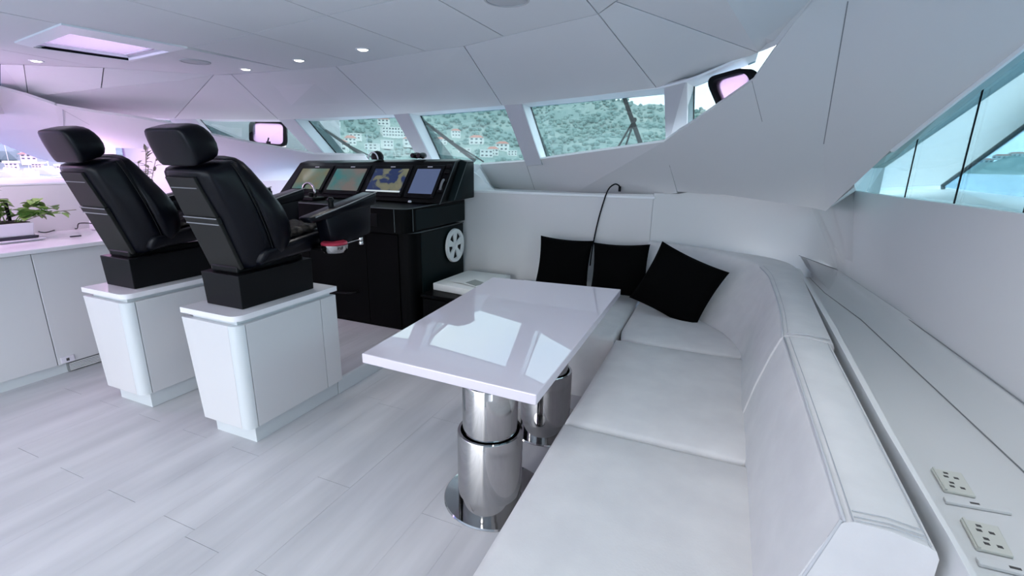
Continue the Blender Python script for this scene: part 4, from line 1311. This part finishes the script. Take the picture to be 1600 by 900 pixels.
# upright plant farther forward, seen between the two chairs
qc = Vector((-4.80, 2.70, .897))
p2 = thing('slender_plant', qc, 'slender upright plant on the port counter behind the farther chair', 'plant')
add('pot', lathe([(.05, 0), (.052, .004), (.065, .11), (.067, .115), (.060, .115), (.058, .10)], qc, 24), M_pot, p2, smooth=40)
add('soil', lathe([(.001, .10), (.058, .10), (.058, .102), (.001, .102)], qc, 20), M_soil, p2)
for k in range(6):
    a = qc + V(rg.uniform(-.02, .02), rg.uniform(-.02, .02), .10)
    b = a + V(rg.uniform(-.06, .14), rg.uniform(-.10, .16), rg.uniform(.38, .60))
    st = add('stem', tube(spline([a, a.lerp(b, .5) + V(0, 0, .04), b], 4), .003, 5), M_leaf2, p2)
    for j in range(9):
        p = a.lerp(b, .4 + .6 * j / 8)
        add('leaf', leaf_bm(p, V(rg.uniform(-1, 1), rg.uniform(-1, 1), rg.uniform(.0, .9)), rg.uniform(.06, .10), .026), M_leaf2, st, smooth=180)
cc2 = [(-4.943, 1.963, 0.900), (-4.807, 1.961, 0.900), (-5.003, 2.142, 0.900), (-5.103, 2.222, 0.900), (-4.855, 2.182, 0.900)]
cw = tag(add('charger_cord', tube(spline([off(p, 0, 0, .004) for p in cc2] + [off((-4.620, 2.101, 0.972)), off((-4.600, 2.188, 0.958)), off((-4.580, 2.184, 0.919))], 5), .004, 6), M_gasket, smooth=180), 'thin dark cord looping along the port counter', 'cord')
rt_c = Vector((-4.710, 2.291, 0.897))
rv = thing('white_kettle', rt_c, 'rounded white device on the port counter behind the farther chair', 'appliance')
add('body', lathe([(.07, 0), (.078, .01), (.076, .06), (.060, .10), (.03, .115), (.002, .117)], rt_c, 28), M_pot, rv, smooth=60)
add('band', lathe([(.0785, .012), (.0795, .02), (.0785, .028)], rt_c, 28, cap=False), M_lamptrim, rv, smooth=60)
pn = (-4.431, 1.970, 0.897)
tag(add('pen', tube([off(pn, -.0, -.03, .005), off(pn, .01, .035, .005)], .005, 8), M_tray), 'short dark pen lying on the port counter', 'pen')

# ================================================================== OUTSIDE, STARBOARD: deck coaming seen through the side window
ext = thing('wing_bulwark', (1.7, 3.5, 1.25), kind='structure')
XO = 1.75
sk = [(1.750, 7.696, 1.232), (1.750, 5.294, 1.362), (1.750, 4.265, 1.767), (1.750, 3.670, 1.990), (1.750, 3.992, 2.668), (1.750, 4.661, 2.526), (1.750, 7.307, 1.958)]
add('wing_panel', slab(sk, .03), M_hull, ext)
add('gasket', tube([(1.740, 5.222, 1.317), (1.740, 5.260, 1.358), (1.740, 4.989, 1.463), (1.740, 4.240, 1.766), (1.740, 3.649, 1.987)], .016, 6), M_gasket, ext)
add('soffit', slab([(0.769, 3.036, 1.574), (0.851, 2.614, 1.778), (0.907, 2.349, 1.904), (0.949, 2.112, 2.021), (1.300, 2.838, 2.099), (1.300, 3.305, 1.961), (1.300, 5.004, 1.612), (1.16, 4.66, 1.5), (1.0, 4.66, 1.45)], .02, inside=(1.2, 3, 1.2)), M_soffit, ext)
add('side_deck', slab([off(cs[2], .03, .25, -.01), off(cs[5], .05, 0, -.012), (1.06, .5, 1.33), (1.750, 3.357, 1.331), (1.750, 4.039, 1.334), (1.750, 5.100, 1.338), (1.750, 7.671, 1.200)], .04, inside=(1.2, 3, 3)), M_hull, ext)
add('outer_pane', slab([(1.770, 5.328, 1.340), (1.770, 4.083, 1.328), (1.770, 3.394, 1.326), (1.770, 3.712, 1.995), (1.770, 4.313, 1.770)], .006), M_outer, ext)

# ================================================================== SEA, HILLS, TOWN
def disc():
    bm = bmesh.new()
    n = 64
    rings = []
    for r in (6, 60, 200, 600, 1800, 5000):
        rings.append([bm.verts.new((r * math.sin(2 * math.pi * k / n), r * math.cos(2 * math.pi * k / n), -3.0)) for k in range(n)])
    for A, B in zip(rings, rings[1:]):
        for k in range(n):
            bm.faces.new((A[k], A[(k + 1) % n], B[(k + 1) % n], B[k]))
    return bm
add('water', disc(), M_sea, kind='structure')
AZ = [-110, -85, -72, -64, -58, -46, -34, -20, -13, -7, -3, 4, 12, 22, 40, 70]
TT = [.02, .03, .035, .05, .10, .125, .13, .112, .120, .106, .10, .05, .016, .012, .012, .012]
R0 = [170, 165, 160, 165, 220, 330, 380, 380, 380, 400, 420, 480, 560, 640, 700, 700]


def skyline(a):
    return float(np.interp(a, AZ, TT)) + .004 * math.sin(a * .9) + .003 * math.sin(a * 2.3 + 1) + .0015 * math.sin(a * 6.1)


def shore(a): return float(np.interp(a, AZ, R0))
def slope_at(a, u): return -4.5 / shore(a) + (skyline(a) + 4.5 / shore(a)) * u ** .95
def hillpt(a, u):
    r = shore(a) * (1 + 1.1 * u)
    t = slope_at(a, u)
    return Vector((r * math.sin(R(a)), r * math.cos(R(a)), 1.5 + r * t))
def u_for(a, t):
    lo, hi = 0, 1
    for _ in range(24):
        m_ = (lo + hi) / 2
        if slope_at(a, m_) < t: lo = m_
        else: hi = m_
    return lo


hv, hf = [], []
NA, NU = 180, 26
for i in range(NA + 1):
    a = -108 + 176 * i / NA
    for j in range(NU + 1):
        u = j / NU
        p = hillpt(a, u)
        if 0 < j: p.z += (math.sin(p.x * .05) + math.sin(p.y * .043 + p.x * .02) + math.sin(p.x * .11 - p.y * .09)) * 1.1 * min(1, u * 5)
        hv.append(p)
for i in range(NA):
    for j in range(NU):
        k = i * (NU + 1) + j
        hf.append((k, k + NU + 1, k + NU + 2, k + 1))
me = bpy.data.meshes.new('hills')
me.from_pydata([tuple(v) for v in hv], [], hf)
for p in me.polygons: p.use_smooth = True
me.materials.append(M_hill)
ho = bpy.data.objects.new('hills', me)
COL.objects.link(ho)
ho['kind'] = 'structure'
PORT, PB, PC, PD = 'the port side window', 'the opening window pane', 'the pane behind the left screens', 'the pane right of the dome'
reds = {PORT: [(-67.8, -0.0093), (-66.43, -0.0072)], PB: [(-54.69, 0.0414)], PC: [(-42.6, 0.0136), (-41.36, 0.0259), (-37.71, 0.063), (-35.01, 0.0261)], PD: [(-31.42, 0.0299), (-29.81, 0.0451), (-27.4, 0.0312), (-25.55, 0.0106), (-24.44, 0.0197)]}
whites = {PORT: [(-68.86, -0.0219), (-67.34, -0.0201), (-65.78, -0.0238)], PB: [(-52.02, 0.0295), (-47.02, 0.0244)], PC: [(-42.75, 0.0565), (-40.78, 0.0356), (-39.09, 0.0173), (-37.48, 0.0227)], PD: [(-28.88, 0.0134), (-26.29, 0.0067), (-23.32, 0.0113)]}
SITES = [q for L_ in list(reds.values()) + list(whites.values()) for q in L_] + [(-36.59, 0.0423)]
# tree cover: thousands of crowns joined into one object
ico = bmesh.new()
bmesh.ops.create_icosphere(ico, subdivisions=1, radius=1)
iv = [v.co.copy() for v in ico.verts]
iff = [tuple(v.index for v in f.verts) for f in ico.faces]
ico.free()
tv, tf = [], []
rt2 = random.Random(11)
for k in range(5200):
    a = rt2.uniform(-106, 40) if k % 5 else rt2.uniform(-60, 0)
    if a > 9: continue
    u = rt2.uniform(.03, 1) ** .8
    t_ = slope_at(a, u)
    if any(abs(a - q[0]) < (1.9 if k_h == len(SITES) - 1 else 1.0) and -.012 < t_ - q[1] < .012 for k_h, q in enumerate(SITES)): continue
    p = hillpt(a, u)
    s = rt2.uniform(1.6, 3.6) * (1 if a < 8 else .5)
    b0 = len(tv)
    for v in iv:
        tv.append((p.x + v.x * s * rt2.uniform(.9, 1.3), p.y + v.y * s * rt2.uniform(.9, 1.3), p.z + s * .45 + v.z * s * rt2.uniform(.7, 1.1)))
    tf += [tuple(b0 + q for q in f) for f in iff]
me = bpy.data.meshes.new('hillside_trees')
me.from_pydata(tv, [], tf)
me.materials.append(M_tree)
to = bpy.data.objects.new('hillside_trees', me)
COL.objects.link(to)
tag(to, 'green trees covering the hills across the bay', 'trees', kind='stuff')


def house(a, t, w, d, h, roof, label, group, floors=1, cols=3, turn=0):
    u = u_for(a, t)
    p = hillpt(a, u)
    e = thing('house', p + V(0, 0, -1.5), label, 'house', group)
    yaw_ = R(-a) + turn
    def place(bm):
        bmesh.ops.rotate(bm, verts=bm.verts, cent=(0, 0, 0), matrix=Matrix.Rotation(yaw_, 3, 'Z'))
        bmesh.ops.translate(bm, verts=bm.verts, vec=p)
        return bm
    add('walls', place(box((-w / 2, -d / 2, -1.5), (w / 2, d / 2, h))), M_house, e)
    if roof == 'hip':
        o_ = .5
        add('roof', place(hexa([(-w / 2 - o_, -d / 2 - o_, h), (w / 2 + o_, -d / 2 - o_, h), (w / 2 + o_, d / 2 + o_, h), (-w / 2 - o_, d / 2 + o_, h),
                                (-w / 4, -.3, h + d * .28), (w / 4, -.3, h + d * .28), (w / 4, .3, h + d * .28), (-w / 4, .3, h + d * .28)])), M_roof, e)
    else:
        add('roof', place(box((-w / 2 - .3, -d / 2 - .3, h), (w / 2 + .3, d / 2 + .3, h + .5))), M_house, e)
    for f in range(floors):
        for c in range(cols):
            x = -w / 2 + w * (c + .5) / cols
            z = h * (f + .35) / floors
            add('window', place(box((x - w / cols * .25, -d / 2 - .12, z), (x + w / cols * .25, -d / 2 + .05, z + h / floors * .42))), M_hwin, e)
    return e


house(*(-36.59, 0.0423), 27, 10, 9, 'flat', 'long white three-storey hotel on the hill in the port windscreen pane', None, 3, 9, .25)
RED, WHT = 'red roofed houses across the bay', 'white flat roofed houses across the bay'
ORD = ['leftmost', 'second from left', 'third from left', 'fourth from left', 'fifth from left', 'sixth from left', 'seventh from left', 'eighth from left']
for pane, L_ in reds.items():
    k_ = .24 if pane == PORT else 1
    for i, q in enumerate(L_):
        house(q[0], q[1], k_ * rg.uniform(9, 14), k_ * rg.uniform(7, 9), k_ * rg.uniform(4.5, 7), 'hip', 'white red-roofed house across the bay, ' + (ORD[i] + ' in ' if len(L_) > 1 else 'seen through ') + pane, RED, 2, 3, rg.uniform(-.4, .4))
for i, q in enumerate(((20.53, 0.0191), (21.51, 0.0201), (22.38, 0.021))):
    house(q[0], q[1] - .004, 26, 10, 7, 'hip', 'long red-roofed house across the sea, ' + ORD[i] + ' in the starboard side window', RED, 1, 4)
for pane, L_ in whites.items():
    k_ = .24 if pane == PORT else 1
    for i, q in enumerate(L_):
        house(q[0], q[1], k_ * rg.uniform(7, 12), k_ * rg.uniform(6, 8), k_ * rg.uniform(4, 6.5), 'flat', 'white flat-roofed house across the bay, ' + ORD[i] + ' in ' + pane, WHT, 2, 3, rg.uniform(-.4, .4))


def boat(a, r, Lh, mast, label):
    p = Vector((r * math.sin(R(a)), r * math.cos(R(a)), -3.0))
    e = thing('sailing_boat', p, label, 'boat', 'sailing boats moored in the bay')
    secs = []
    for t, w, z in ((0, .55, 0), (.2, .9, 0), (.5, 1, 0), (.8, .6, .1), (1, .05, .3)):
        x = (t - .5) * Lh
        B = Lh * .15 * w
        secs.append([p + V(x, -B, 1.1 + z), p + V(x, -B * .6, -.2), p + V(x, B * .6, -.2), p + V(x, B, 1.1 + z)])
    add('hull', loft(secs), M_hull, e)
    add('cabin', bevel(hexa([p + V(-Lh * .2, -Lh * .08, 1.1), p + V(Lh * .2, -Lh * .06, 1.1), p + V(Lh * .2, Lh * .06, 1.1), p + V(-Lh * .2, Lh * .08, 1.1),
                             p + V(-Lh * .17, -Lh * .06, 1.8), p + V(Lh * .13, -Lh * .04, 1.8), p + V(Lh * .13, Lh * .04, 1.8), p + V(-Lh * .17, Lh * .06, 1.8)]), .05, 1), M_hull, e)
    add('mast', tube([p + V(0, 0, 1.0), p + V(0, 0, mast)], .04 if r < 150 else .11, 6), M_hull, e)
    add('boom', tube([p + V(0, 0, 2.6), p + V(-Lh * .38, 0, 2.6)], .04 if r < 150 else .1, 6), M_hull, e)
    return e


for a, r, Lh, ms_, w_ in ((-69.0, 135, 8, 9, 'leftmost in the port side window'), (-67.9, 128, 6, 7.0, 'second from left in the port side window'), (-66.7, 150, 8, 10.0, 'third from left in the port side window'),
                          (-64.6, 138, 8, 10.5, 'rightmost in the port side window'), (-53.3, 170, 9, 15, 'in the opening window pane'), (-39.6, 250, 10, 16, 'in the pane behind the left screens'),
                          (-34.2, 240, 10, 20, 'left one in pane right of dome'), (-31.5, 260, 9, 15, 'right one in pane right of dome')):
    boat(a, r, Lh, ms_, 'white moored sailing boat with a bare mast, ' + w_)
